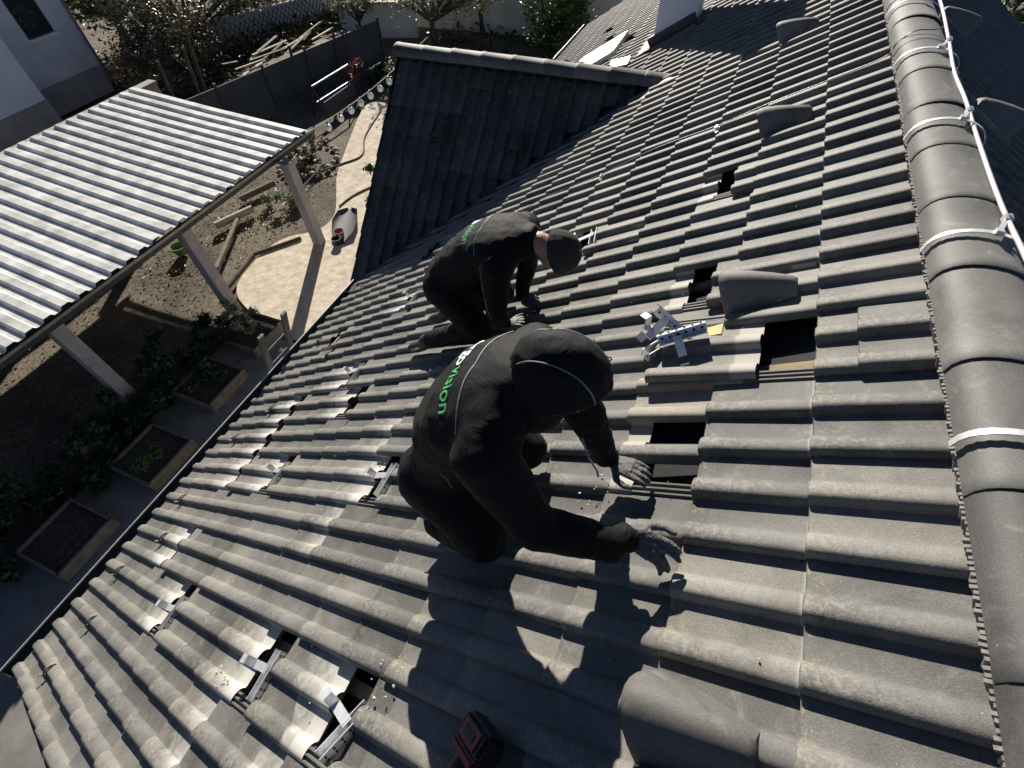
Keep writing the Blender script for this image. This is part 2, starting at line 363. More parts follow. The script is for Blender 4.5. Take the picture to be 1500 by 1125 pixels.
# ---- tile meshes. local x across (along ridge), y up the slope, z out of the roof; origin: crest line of the neighbour's cover roll, pan level
HR = .0315; AR = .040; AF = .050; AN = .024; TL = .42; TILT = .018 / .3185
def roll_pts(c, n, a0=math.pi, a1=0.0):
    o = []
    for i in range(n):
        t = a0 + (a1 - a0) * i / (n - 1)
        cx = math.cos(t); o.append((c + (AF if cx < 0 else AN) * cx, HR * max(math.sin(t), 0) ** .74))
    return o
def tile_profile(hi):
    if hi:
        ribs = [(-.034, -.004), (-.032, .006), (-.026, .006), (-.024, -.002), (-.014, -.002), (-.012, .007), (-.006, .007), (-.004, -.002), (.006, -.002), (.008, .007), (.014, .007), (.017, -.001)]
        return ribs + [(.04, 0), (PR - AF - .012, 0), (PR - AF - .003, .0015)] + roll_pts(PR, 11)[1:-1] + [(PR + AN + .003, .001), (PR + AN + .008, 0), (2 * PR - AF - .012, 0), (2 * PR - AF - .003, .0015)] + roll_pts(2 * PR, 11)[1:-1] + [(2 * PR + AN, .010), (2 * PR + AN - .004, -.004)]
    return [(.02, 0), (PR - AF, 0)] + roll_pts(PR, 5)[1:-1] + [(PR + AN, 0), (2 * PR - AF, 0)] + roll_pts(2 * PR, 5)[1:-1] + [(2 * PR + AN, .0), (2 * PR + AN, -.008)]
def tile_mb(hi, warp=0.0):
    pr = tile_profile(hi); mb = MB()
    rows = [(0.0, -.021), (0.0, -.005), (.004, -.001), (.012, 0), (.33, 0), (TL, 0)] if hi else [(0.0, -.022), (0.0, 0), (.33, 0)]
    R = [[Vector((x + (rnd(-1, 1) * warp if 0 < i < 3 else 0), y, z + dz - y * TILT)) for x, z in pr] for i, (y, dz) in enumerate(rows)]
    n = len(pr); v = [p for r in R for p in r]
    mb.add(v, [(i * n + j, i * n + j + 1, (i + 1) * n + j + 1, (i + 1) * n + j) for i in range(len(R) - 1) for j in range(n - 1)])
    return mb
ME_TILE = [tile_mb(True, .0012).mesh('roof_tile', M_TILE, 38) for _ in range(3)]
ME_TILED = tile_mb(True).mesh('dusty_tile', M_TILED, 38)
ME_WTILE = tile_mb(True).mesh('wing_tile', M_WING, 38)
def vent_mb():
    mb = tile_mb(True)
    # tapering hood over the middle roll, mouth facing down the slope
    R = []
    for y, w, h, dz in ((-.012, .108, .150, -.012), (.0, .112, .156, -.012), (.03, .110, .150, -.01), (.10, .096, .126, -.008), (.18, .075, .092, -.006), (.25, .054, .060, -.008), (.262, .052, .050, -.012), (.264, .048, .036, -.02)):
        R.append([Vector((PR + w * math.cos(t), y, dz + h * (1 - abs(math.cos(t)) ** 2.3))) for t in (math.pi - math.pi * i / 14 for i in range(15))])
    n = 15
    mb.add([p for r in R for p in r], [(i * n + j, i * n + j + 1, (i + 1) * n + j + 1, (i + 1) * n + j) for i in range(len(R) - 1) for j in range(n - 1)])
    # dark mouth set back inside
    mb.add([Vector((PR + .096 * math.cos(t), .02, -.012 + .140 * (1 - abs(math.cos(t)) ** 2.3))) for t in (math.pi - math.pi * i / 14 for i in range(15))], [tuple(range(14, -1, -1))], 1)
    # lip closing the rim between hood and mouth
    A_ = [Vector((PR + .108 * math.cos(t), -.012, -.012 + .150 * (1 - abs(math.cos(t)) ** 2.3))) for t in (math.pi - math.pi * i / 14 for i in range(15))]
    B_ = [Vector((PR + .096 * math.cos(t), .02, -.012 + .140 * (1 - abs(math.cos(t)) ** 2.3))) for t in (math.pi - math.pi * i / 14 for i in range(15))]
    mb.add(A_ + B_, [(j + 15, j + 16, j + 1, j) for j in range(14)])
    return mb
M_VENT = tile_material('vent_concrete', (.12, .117, .11), (.175, .17, .16), grain=.3)
ME_VENT = vent_mb().mesh('vent_tile', [M_VENT, M_BLACK], 38)
ME_TOP = []
def cut_mesh(me, co, no):
    bm = bmesh.new(); bm.from_mesh(me)
    bmesh.ops.bisect_plane(bm, geom=bm.verts[:] + bm.edges[:] + bm.faces[:], plane_co=co, plane_no=no, clear_outer=True)
    m2 = bpy.data.meshes.new(me.name); bm.to_mesh(m2); bm.free()
    for q in me.materials: m2.materials.append(q)
    return m2

# ---- wing (cross gable) geometry
WA = Vector((-4.02, -1.372, -.872)); WV = Vector((-1.94, -4.49, -2.84))       # valley head and foot
WEND = -4.50
wdir = Vector((0, -1, 0)); wn_v = (WV - WA).cross(wdir)
if wn_v.z < 0: wn_v = -wn_v
wn_v.normalize(); W_UP = Vector((-wn_v.z, 0, wn_v.x)) * -1
WP = math.acos(wn_v.z)
vd2 = (WV - WA); vperp = Vector((-vd2.y, vd2.x, 0)).normalized()              # horizontal normal of the valley line
if vperp.x < 0: vperp = -vperp                                                # points to the open main roof side
def valley_side(P): return (P - WA).dot(vperp)

PUSH = {(9, 13): .20, (11, 11): .27, (11, 7): .29, (11, 5): .27, (5, 7): .29, (5, 11): .27, (1, 13): .24, (3, 13): .26, (1, 10): .27, (-1, 11): .25,
        (-5, 14): .22, (-7, 11): .22, (5, 13): .2, (-7, 5): .23, (-8, 2): .20, (-2, 2): .22, (1, 1): .46, (4, 2): .33, (-13, 12): .22, (-23, 9): .22, (-29, 13): .22, (-39, 10): .24, (-45, 13): .24, (-51, 11): .24, (-45, 9): .24, (-57, 12): .24}
def origins(k):
    return range(-76 if k == 2 else -75, 17, 2)
VENT = {(-1, 1), (-11, 1), (9, 1), (-21, 1), (-31, 1)}
SKY = (-7.45, -6.55, 2.85, 3.65)                                              # skylight opening X0,X1,Y0,Y1
CH = (-6.15, -5.58, 1.42, 1.98)                                               # chimney footprint
def blocked(X0, X1, Y0, Y1):
    for (a0, a1, c0, c1) in (SKY, CH):
        if X0 > a0 - .03 and X1 < a1 + .03 and Y0 > c0 - .05 and Y1 < c1 + .1: return True
    return False
cand = []
for k in range(0, 17):
    for j0 in origins(k):
        X0 = j0 * PR; X1 = X0 + 2 * PR; Yf = YK(k)
        if X1 > XV + .02 or X0 < XF - .05: continue
        if blocked(X0, X1, Yf - .32, Yf): continue
        vs = [valley_side(RP(x, y)) for x in (X0, X1 + AR) for y in (Yf, Yf - .42)]
        inside_wing_x = X0 < WV.x + .5 and X1 > WA.x - 8.2
        xc = (X0 + X1) / 2
        # the wing covers the roof below its two valleys
        far_v = [(Vector((2 * WA.x - RP(x, y).x, RP(x, y).y, 0)) - Vector((WA.x, WA.y, 0))).dot(vperp) for x in (X0, X1) for y in (Yf, Yf - .42)]
        P = RP(xc, Yf - .16)
        if max(vs) < .10 and max(far_v) < .06: continue
        d = (P - CAM).length
        q = P - CAM; zc = q.dot(c_f); u = q.dot(c_r) / zc if zc > .1 else 9; v = q.dot(c_d) / zc if zc > .1 else 9
        vis = zc > .1 and abs(u) < 1.22 and abs(v) < .95
        cand.append((d if vis else d + 100, k, j0, vs, vis))
cand.sort(key=lambda t: t[0])
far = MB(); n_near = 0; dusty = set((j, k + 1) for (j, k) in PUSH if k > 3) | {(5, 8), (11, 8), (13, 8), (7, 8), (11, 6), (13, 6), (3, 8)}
lo_pr = tile_mb(False)
ME_PALE = tile_mb(True).mesh('pale_tile', tile_material('pale_brown_tile', (.20, .18, .15), (.29, .265, .225), tail=True), 38)
def place_tile(k, j0, hi, vs):
    dY = PUSH.get((j0, k), 0.0)
    Yf = YK(k) - dY + (rnd(-.004, .004) if k else 0)
    h = -HR + (.0 if dY == 0 else .004) + rnd(-.0012, .0012)
    loc = RP(j0 * PR + rnd(-.0015, .0015), Yf, h)
    eul = Euler((PITCH + rnd(-.002, .002) + (-.012 if dY else 0), rnd(-.004, .004), rnd(-.003, .003)))
    crossing = min(vs) < .10 and max(vs) > .10 and RP(j0 * PR, Yf).y < WA.y + .1 and j0 * PR > WA.x - .4
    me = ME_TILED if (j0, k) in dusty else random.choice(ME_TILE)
    name = 'roof_tile'
    if (j0, k) == (2, 2): me = ME_PALE
    if (j0, k) in VENT: me = ME_VENT; name = 'vent_tile'
    if hi:
        if crossing:
            M = Matrix.Translation(loc) @ eul.to_matrix().to_4x4(); Mi = M.inverted()
            me = cut_mesh(me, Mi @ (WA + vperp * .10), (Mi.to_3x3() @ (-vperp)))
            if not me.polygons: return
        link(name, me, roof, loc, eul)
    else:
        M = Matrix.Translation(loc) @ eul.to_matrix().to_4x4()
        if crossing:
            tmp = cut_mesh(lo_pr.mesh('t', M_TILEF), M.inverted() @ (WA + vperp * .10), (M.inverted().to_3x3() @ (-vperp)))
            far.add([M @ q.co for q in tmp.vertices], [tuple(p.vertices) for p in tmp.polygons])
        else: far.add([M @ q for q in lo_pr.v], lo_pr.f)
for d, k, j0, vs, vis in cand:
    hi = vis and n_near < 236 or (j0, k) in VENT and vis
    if hi: n_near += 1
    place_tile(k, j0, hi, vs)
tag(sub('roof_tiles_beyond', far, M_TILEF, roof, 38), None, None, kind='stuff')
# battens
for k in range(0, 17):
    mb = MB(); y = YK(k) - .36
    mb.bar(RP(XV - .08, y, -.082), RP(XF + .1, y, -.082), .04, .03, up=(0, -SP, CP))
    sub('batten', mb, M_BATTEN, roof)
for x in (-1.75, -1.0, -.25, .40, 1.15, 1.9, 2.55):
    mb = MB(); mb.bar(RP(x, -.2, -.105), RP(x, 4.95, -.105), .05, .02, up=(0, -SP, CP)); sub('counter_batten', mb, M_BATTEN, roof)
# verge board and fascia
mb = MB(); mb.bar(RP(XV - .03, -.4, -.15), RP(XV - .03, 5.0, -.15), .03, .22, up=(0, -SP, CP)); tpart('verge_board', mb, M_DKWOOD, house)
mb = MB(); mb.bar(RP(XV, 5.02, -.17), RP(XF, 5.02, -.17), .16, .025, up=(0, -1, 0)); tpart('fascia_board', mb, M_DKWOOD, house)
# back slope tiles: one joined part
bk = MB()
for k in range(0, 17):
    for j0 in range(-73, 15, 2):
        X0 = j0 * PR
        if k > 6 and X0 > -1.5: pass
        M = Matrix.Translation(RP(X0, YK(k), -HR)) @ Euler((PITCH, 0, 0)).to_matrix().to_4x4()
        vv = [MR(M @ q) for q in lo_pr.v]
        bk.add(vv, [tuple(reversed(f)) for f in lo_pr.f])
tag(sub('back_slope_tiles', bk, M_TILEF, roof_back, 38), None, None, kind='stuff')
for X in (-4.1, -2.3, -.5):                                                  # vent tiles on the back slope
    me = MB(); src = vent_mb(); M = Matrix.Translation(RP(X, YK(1) + .05, -HR + .002)) @ Euler((PITCH, 0, 0)).to_matrix().to_4x4()
    me.add([MR(M @ q) for q in src.v], [tuple(reversed(f)) for f in src.f]); me.m = list(src.m)
    sub('vent_tile', me, [M_TILEF, M_BLACK], roof_back, 38)

# ---- ridge caps
def ridge_cap_mb(L=.43, w=.128, hgt=.098):
    mb = MB(); R = []
    for x, s_, dz in ((-.006, 1.006, .001), (.0, 1.016, .002), (.03, 1.016, .002), (.036, 1.004, .0), (L, .992, -.003)):
        R.append([Vector((x, w * s_ * math.cos(t) * (1.0), hgt * s_ * (max(math.sin(t), 0) ** .75) + dz)) for t in (math.pi * i / 14 for i in range(15))])
    inn = [Vector((-.006, w * .985 * math.cos(t), hgt * .985 * (max(math.sin(t), 0) ** .75))) for t in (math.pi * i / 14 for i in range(15))]
    n = 15; R = [inn] + R
    mb.add([p for r in R for p in r], [(i * n + j, (i + 1) * n + j, (i + 1) * n + j + 1, i * n + j + 1) for i in range(len(R) - 1) for j in range(n - 1)])
    return mb
ME_CAP = ridge_cap_mb().mesh('ridge_cap', M_RIDGE, 40)
zr = RP(0, -.35, .012).z
x = 2.62
while x > XF:
    link('ridge_cap', ME_CAP, roof, (x, YR + rnd(-.003, .003), zr + rnd(-.002, .002)), (0, rnd(-.004, .004), math.pi + rnd(-.006, .006)))
    x -= .405
# the comb that closes the gap between caps and tiles
cb = MB(); x = 2.5
while x > -5.5:
    xx = (x / PR) % 1.0
    z = HR * (max(math.cos((xx if xx < .5 else xx - 1) * PR / AR * math.pi / 2), 0) if abs((xx if xx < .5 else xx - 1) * PR) < AR else 0) - HR
    cb.box(RP(x, -.335 + rnd(-.004, .004), (z + .016) / 2), (.0075, .034, max(.016 - z, .012)), Euler((PITCH + rnd(-.15, .15), 0, rnd(-.12, .12))).to_matrix())
    x -= .0135
tag(sub('ridge_comb', cb, M_COMB, roof), None, None, kind='stuff')
# valley sheet
vs_ = MB(); off = vperp * .24
def onmain(P, h): return Vector((P.x, P.y, 0)) + Vector((0, 0, P.y * math.tan(PITCH))) + Vector((0, -SP, CP)) * h
vs_.add([onmain(WA + Vector((-.02, .05, 0)) - vperp * .1, -.02), onmain(WV + (WV - WA) * .01 - vperp * .1, -.02), onmain(WV + (WV - WA) * .01 + off, -.03), onmain(WA + Vector((0, .12, 0)) + off * .9, -.03)], [(0, 1, 2, 3)])
tpart('valley_sheet', vs_, M_LEAD, house)

# ---- wing roof (shaded slope faces the camera)
def WPnt(r, dslope, h=0.0):                                                    # r along the wing ridge from the valley head, down-slope distance, out of slope
    return WA + Vector((0, -r, 0)) + Vector((math.cos(WP), 0, -math.sin(WP))) * dslope + wn_v * h
wr = MB(); g = .05
zb = 3.2
e1 = [WPnt(-2.0, 0, -.10), WPnt(-WA.y * 0 + (WA.y - WEND), 0, -.10), WPnt(WA.y - WEND, zb, -.10), WPnt(-2.0, zb, -.10)]
mir = lambda P: Vector((2 * WA.x - P.x, P.y, P.z))
wr.add(e1 + [mir(p) for p in e1], [(0, 3, 2, 1), (4, 5, 6, 7), (1, 2, 6, 5)])
wing = tpart('wing_roof', wr, M_BLACK, house)
# wing tiles: local x along the wing ridge
nrow = 9; Lw = .325
rotW = Matrix((Vector((0, 1, 0)), Vector((-math.cos(WP), 0, math.sin(WP))), wn_v)).transposed()
nW = 0
for side in (0, 1):
    for r_ in range(nrow):
        for cidx in range(0, 11):
            yy = WEND + .0 + cidx * 2 * PR                                      # tile origin (far from gable: +y)
            d = .30 + r_ * Lw
            P = Vector((WA.x, yy, WA.z)) + Vector((math.cos(WP), 0, -math.sin(WP))) * d + wn_v * (-HR)
            if valley_side(P + Vector((0, .33, 0))) > .30 and valley_side(P) > .12: continue
            M = Matrix.Translation(P) @ rotW.to_4x4() @ Euler((rnd(-.003, .003), rnd(-.004, .004), rnd(-.003, .003))).to_matrix().to_4x4()
            if side == 0:
                if valley_side(P) > .0 and valley_side(P + Vector((0, .35, 0))) > 0 and P.z < P.y * math.tan(PITCH) - .1: continue
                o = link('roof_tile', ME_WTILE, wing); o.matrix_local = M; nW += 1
            else:
                tmpm = MB(); tmpm.add([mir(M @ q) for q in lo_pr.v], [tuple(reversed(f)) for f in lo_pr.f])
                if cidx == 0 and r_ == 0: wback = MB()
                wback.add(tmpm.v, tmpm.f)
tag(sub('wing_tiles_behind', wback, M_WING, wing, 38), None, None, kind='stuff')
for (r_, cc) in ((2, 5), (2, 2)):
    yy = WEND + cc * 2 * PR; d = .30 + r_ * Lw
    P = Vector((WA.x, yy, WA.z)) + Vector((math.cos(WP), 0, -math.sin(WP))) * d + wn_v * (-HR + .004)
    o = link('vent_tile', ME_VENT.copy(), wing); o.data.materials[0] = M_WING; o.matrix_local = Matrix.Translation(P) @ rotW.to_4x4()
ME_WCAP = ridge_cap_mb(.43, .12, .10).mesh('wing_ridge_cap', M_RIDGE, 40)
y = WEND - .02
while y < WA.y - .05:
    o = link('ridge_cap', ME_WCAP, wing, (WA.x, y, WA.z - .02 + rnd(-.003, .003)), (0, rnd(-.004, .004), math.pi / 2 + rnd(-.008, .008))); y += .385
gw = MB()
gw.add([(WA.x, WEND + .35, WA.z - .15), (WA.x + 2.3, WEND + .35, WA.z - .15 - 2.3 * math.tan(WP)), (WA.x + 1.9, WEND + .35, ZG), (WA.x - 1.9, WEND + .35, ZG), (WA.x - 2.3, WEND + .35, WA.z - .15 - 2.3 * math.tan(WP))], [(0, 4, 3, 2, 1)])
gw.box((WA.x, WEND + .35 + 1.2, (ZG - 3.4) / 2), (3.8, 2.38, -3.4 - ZG))
tpart('gable_wall', gw, M_RENDER, house)

# ---- gutter along the eave
gt = MB(); prof = [(.055 * math.cos(t), .055 * math.sin(t)) for t in (math.pi + math.pi * i / 8 for i in range(9))]
prof = prof + [(.062, 0.006), (.062, -.004)]
def gut(x0, x1, nm):
    mb = MB(); yc, zc = -4.395, -2.835
    R = [[Vector((xx, yc - px, zc + pz)) for px, pz in prof] for xx in (x0, x1)]
    n = len(prof); mb.add([p for r in R for p in r], [(j, j + 1, n + j + 1, n + j) for j in range(n - 1)])
    for xx in (x0, x1): mb.add([Vector((xx, yc - px, zc + pz)) for px, pz in prof[:9]], [tuple(range(9))])
    g_ = tpart(nm, mb, M_DKMET, house, 50)
    rm = MB(); rm.tube([(x0, yc - .060, zc + .006), (x1, yc - .060, zc + .006)], .009, 8); sub('gutter_rim', rm, M_WHITEM, g_, 50)
    return g_
M_DKMET2 = noisy('gutter_metal', (.16, .165, .17), (.24, .245, .25), scale=12, rough=.4, metal=.7)
gut(XV + .02, -1.93, 'gutter'); gut(-6.2, XF, 'gutter')

# ---- chimney
chm = MB(); zc0 = RP(0, CH[3]).z - .1; zt = RP(0, 1.7).z + 1.75
y0, y1 = RP(0, CH[3]).y, RP(0, CH[2]).y
chm.box(((CH[0] + CH[1]) / 2, (y0 + y1) / 2, (zc0 + zt) / 2), (CH[1] - CH[0], y1 - y0, zt - zc0))
chim = tpart('chimney', chm, M_CHIM, house)
cp_ = MB(); cp_.box(((CH[0] + CH[1]) / 2, (y0 + y1) / 2, zt + .03), (CH[1] - CH[0] + .12, y1 - y0 + .12, .06)); sub('chimney_cap', cp_, M_WALLC, chim)
fl = MB()
fl.bar(RP(CH[1] + .045, CH[3] + .12, .012), RP(CH[1] + .045, CH[2] - .08, .012), .11, .006, up=(0, -SP, CP))
fl.bar(RP(CH[0] - .05, CH[3] + .10, .012), RP(CH[1] + .1, CH[3] + .10, .012), .18, .006, up=(0, -SP, CP))
fl.box(RP(CH[1] + .006, (CH[2] + CH[3]) / 2, .06), (.006, CH[3] - CH[2] + .06, .10), Euler((PITCH, 0, 0)).to_matrix())
sub('flashing', fl, M_LEAD, chim)
fp = MB(); fp.box(RP(CH[1] + .10, CH[3] + .42, .05), (.16, .26, .02), Euler((PITCH - .25, .25, 0)).to_matrix()); sub('flashing_tab', fp, M_WHITEM, chim)

# ---- roof window
sk = MB(); X0, X1, Y0, Y1 = SKY
for a_, b_, w_ in (((X0, Y0), (X1, Y0), .09), ((X1, Y0), (X1, Y1), .09), ((X1, Y1), (X0, Y1), .09), ((X0, Y1), (X0, Y0), .09)):
    sk.bar(RP(a_[0], a_[1], .015), RP(b_[0], b_[1], .015), w_, .07, up=(0, -SP, CP))
skl = tpart('skylight', sk, M_WHITEM, house)
pn = MB(); pn.bar(RP((X0 + X1) / 2, Y0 + .04, .035), RP((X0 + X1) / 2, Y1 - .04, .035), X1 - X0 - .08, .012, up=(0, -SP, CP)); sub('blind', pn, M_BLIND := noisy('blind_cream', (.62, .60, .54), (.72, .70, .64), scale=5, rough=.8), skl)

# ---- snow hooks on the rolls near the eave
def hook_mb():
    mb = MB(); pts = []
    for i in range(11):
        t = math.pi * (.02 + .96 * i / 10); pts.append(((AR + .004) * math.cos(t), 0, (HR + .012) * math.sin(t)))
    for dy in (-.012, .012):
        pass
    n = len(pts); R = [[Vector((x * s_, dy, z * s_)) for x, _, z in pts] for dy, s_ in ((-.013, 1.0), (-.010, 1.12), (.010, 1.12), (.013, 1.0))]
    mb.add([p for r in R for p in r], [(i * n + j, i * n + j + 1, (i + 1) * n + j + 1, (i + 1) * n + j) for i in range(3) for j in range(n - 1)])
    mb.bar((AR * .5, 0, .012), (AR * 1.25, -.03, .05), .012, .005)
    return mb
ME_HOOK = hook_mb().mesh('snow_hook', M_DKMET, 40)
for j, Y in ((14, 4.40), (12, 4.70), (10, 4.38), (8, 4.69), (4, 4.68), (2, 4.4), (-2, 4.14), (16, 4.4), (-4, 4.69)):
    link('snow_hook', ME_HOOK, roof, RP(j * PR, Y, -HR - .004), (PITCH, 0, 0))

# ---- conductor on the ridge: rod, straps and holders
cond = thing('lightning_conductor', 'pale aluminium rod held above the ridge tiles by thin metal straps', 'lightning rod', (0, YR, zr))
sx_ = [.86, .03, -.81, -1.65, -2.49, -3.33, -4.17]
pts = [Vector(q) for q in ((2.4, .47, .365), (1.3, .462, .352), (.55, .455, .338), (.14, .45, .319), (-.2, .45, .300), (-.69, .452, .294), (-1.05, .45, .300), (-1.4, .452, .290), (-1.75, .45, .317), (-2.32, .45, .345), (-2.8, .452, .325), (-3.3, .45, .345), (-3.8, .452, .325), (-4.3, .45, .345), (-5.2, .452, .33))]
def catmull(P, n=6):
    o = []
    for i in range(len(P) - 1):
        p0, p1, p2, p3 = P[max(i - 1, 0)], P[i], P[i + 1], P[min(i + 2, len(P) - 1)]
        for s_ in range(n):
            t = s_ / n; o.append(.5 * ((2 * p1) + (p2 - p0) * t + (2 * p0 - 5 * p1 + 4 * p2 - p3) * t * t + (3 * p1 - p0 - 3 * p2 + p3) * t ** 3))
    return o + [P[-1]]
rodp = catmull(pts); mb = MB(); mb.tube(rodp, .0078, 10); tpart('rod', mb, M_ROD := noisy('rod_alu', (.62, .62, .60), (.74, .74, .72), scale=60, rough=.5, bump=.05, metal=.35), cond, 60)
for i, q in enumerate(sx_):
    mb = MB(); R = []
    for i2 in range(17):
        t = math.pi * i2 / 16
        cy, cz = .1415 * math.cos(t), .1085 * max(math.sin(t), 0) ** .75
        R.append([Vector((q + dx, YR - cy * k2, zr + .004 + cz * k2 + (0))) for dx, k2 in ((-.009, 1.0), (-.009, 1.025), (.009, 1.025), (.009, 1.0))])
    mb.rings(R); st = tpart('strap', mb, M_ROD, cond, 30)
    mb = MB(); a_ = Vector((q, YR + .015, zr + .118)); b_ = min(rodp, key=lambda v: abs(v.x - (q - .11))).copy()
    mb.bar(a_, b_, .014, .006); mb.box(a_, (.02, .02, .018)); sub('holder_arm', mb, M_ROD, st)
    mb = MB(); mb.box(b_ + Vector((0, 0, .0)), (.03, .022, .022)); mb.tube([b_ + Vector((0, 0, -.014)), b_ + Vector((0, 0, .018))], .006, 6); sub('clamp', mb, M_ZINC, st)
# thin wire down the slope with its clips
wire = thing('conductor_wire', 'thin grey wire running down the tiles from the ridge to the valley', 'wire', RP(-1.9, 2.2, .02))
wp = [Vector((-1.95, .45, .322)), Vector((-1.94, YR + .02, zr + .112)), Vector((-1.93, YR - .075, zr + .098)), Vector((-1.93, YR - .13, zr + .03)), RP(-1.93, -.26, .01), RP(-1.90, .3, .035), RP(-1.92, .65, .026), RP(-1.93, 1.1, .045), RP(-1.92, 1.57, .026), RP(-1.90, 2.1, .04), RP(-1.87, 2.45, .024), RP(-1.9, 3.0, .05), RP(-1.95, 3.7, .03), RP(-1.85, 4.35, .04), RP(-1.62, 4.8, .02), RP(-1.6, 5.2, .03)]
mb = MB(); mb.tube(catmull(wp, 5), .003, 6); tpart('wire', mb, M_DKMET2, wire, 60)
for (X, Y) in ((-1.92, .65), (-1.92, 1.57), (-1.87, 2.45), (-1.62, 4.8)):
    mb = MB(); mb.box(RP(X, Y, .014), (.03, .02, .024), Euler((PITCH, 0, 0)).to_matrix()); mb.bar(RP(X - .03, Y, .003), RP(X + .05, Y, .003), .02, .004, up=(0, -SP, CP)); tpart('wire_clip', mb, M_ZINC, wire)

# ================================================================== ROOFTOP THINGS
RT = Euler((PITCH, 0, 0)).to_matrix()
def rloc(X, Y, h, x, y, z): return RP(X, Y, h) + RT @ Vector((x, y, z))
def bracket(X, Y, h, rz, label, tilt=0.0, roll=0.0, arm=.115, group='steel roof hooks'):
    root = thing('roof_hook', label, 'roof hook', RP(X, Y, h), group)
    M = Matrix.Translation(RP(X, Y, h)) @ (RT @ Euler((tilt, roll, rz)).to_matrix()).to_4x4()
    def put(nm, mb, mat):
        mb.v = [M @ p for p in mb.v]; return tpart(nm, mb, mat, root)
    mb = MB()                                                   # perforated U channel across the gap
    mb.box((0, .03, -.018), (.20, .040, .004)); mb.box((0, .05, .002), (.20, .004, .042)); mb.box((0, .01, .002), (.20, .004, .042))
    ch = put('base_channel', mb, M_ZINC)
    mb = MB()
    for i in range(6):
        for zz in (-.006, .010): mb.tube([(-.082 + i * .033, .0525, zz), (-.082 + i * .033, .0538, zz)], .0045, 8)
        mb.tube([(-.082 + i * .033, .0062, .002), (-.082 + i * .033, .0076, .002)], .005, 8)
        mb.tube([(-.082 + i * .033, .03, -.0158), (-.082 + i * .033, .03, -.0148)], .006, 8)
    mb.v = [M @ p for p in mb.v]; tag(sub('punched_holes', mb, M_BLACK, ch), None, None, kind='stuff')
    mb = MB()                                                   # arm coming out over the tile below, with upturned end
    mb.box((-.02, -.045 - (arm - .15) / 2, .021), (.036, arm, .006)); mb.box((-.02, .02, .004), (.036, .006, .04))
    mb.box((-.02, -.045 - (arm - .15) - arm / 2 + .003 + (arm - .15) / 2, .048), (.036, .006, .052))
    mb.box((-.02, -.045 - (arm - .15) - arm / 2 - .014 + (arm - .15) / 2, .074), (.036, .036, .005))
    ar = put('arm', mb, M_ZINC)
    mb = MB(); mb.box((-.02, -.045 - arm / 2 - .0005 - (arm - .15) / 2, .05), (.011, .0015, .030)); mb.v = [M @ p for p in mb.v]; sub('slot', mb, M_BLACK, ar)
    mb = MB(); mb.tube([(-.02, .028, .012), (-.02, -.004, .012)], .006, 6); mb.tube([(-.02, -.004, .012), (-.02, -.008, .012)], .010, 6); put('bolt', mb, M_ALU)
    return root
def G(j, k, dx=.2): return (j + 1 + dx) * PR, YK(k) - .235
bracket(*G(11, 7), -.02, .05, 'roof hook in the nearest wide tile gap beside scattered white crumbs')
bracket(*G(11, 5), -.012, -.25, 'roof hook twisted outward in the gap nearest the power tool', roll=-.25)
bracket(*G(11, 11), -.02, .08, 'small roof hook in the gap nearest the near corner of the gutter')
bracket(*G(5, 7), -.02, .03, 'bright roof hook on the dusty tiles just behind the hooded worker')
bracket(*G(5, 11), -.02, -.05, 'roof hook midway between the hooded worker and the gutter')
bracket(*G(-1, 11), -.02, .1, 'roof hook between the capped worker\'s shoe and the gutter')
bracket(*G(-7, 11), -.02, 0, 'tiny roof hook beside the shaded valley behind the capped worker')
bracket(*G(-7, 5), -.02, .2, 'roof hook in the hole just past the knitted cap')
bracket(.215, .56, .045, .85, 'roof hook lying across the heap by the open hole', tilt=.3, roll=.5)
bracket(.30, .47, .03, 1.9, 'roof hook standing on its perforated plate by the open hole', tilt=1.1, roll=.1)
bracket(.27, .60, .02, -.5, 'roof hook at the bottom of the heap beside the ribbed tile edge', tilt=-.4, roll=-.3)
# loose timber in the open hole
def plank(label, a, b, w, t, mat):
    mb = MB(); mb.bar(a, b, w, t, up=(0, -SP, CP)); o = link('wood_offcut', mb.mesh('wood_offcut', mat)); return tag(o, label, 'wood', 'wood offcuts in the hole')
plank('short yellow wood offcut wedged under the vent tile at the open hole', RP(.20, .47, -.03), RP(.20, .34, -.028), .07, .018, M_PALEYEL := noisy('fresh_wood', (.48, .40, .17), (.60, .52, .25), scale=12, rough=.8))
plank('upright wood offcut standing at the edge of the open hole', RP(.17, .30, -.06), RP(.31, .30, -.058), .055, .02, M_PALEYEL)
# a lighter tile lifted on the row below the hole
fr = cut_mesh(cut_mesh(cut_mesh(ME_TILE[0], (PR - .05, 0, 0), (-1, 0, 0)), (PR + .034, 0, 0), (1, 0, 0)), (0, .34, 0), (0, 1, 0))
o = link('tile_fragment', fr, None, RP(4 * PR + .012, .645, -HR - .012), (PITCH, 0, .02)); tag(o, 'narrow broken strip of tile lying in the hole above the far glove', 'roof tile')
o = link('loose_tile', ME_TILE[0], None, RP(.9 * PR, .60, -.004), (PITCH - .03, -.02, -.02)); tag(o, 'loose grey tile with bare ribs showing beside the heap of hooks', 'roof tile')
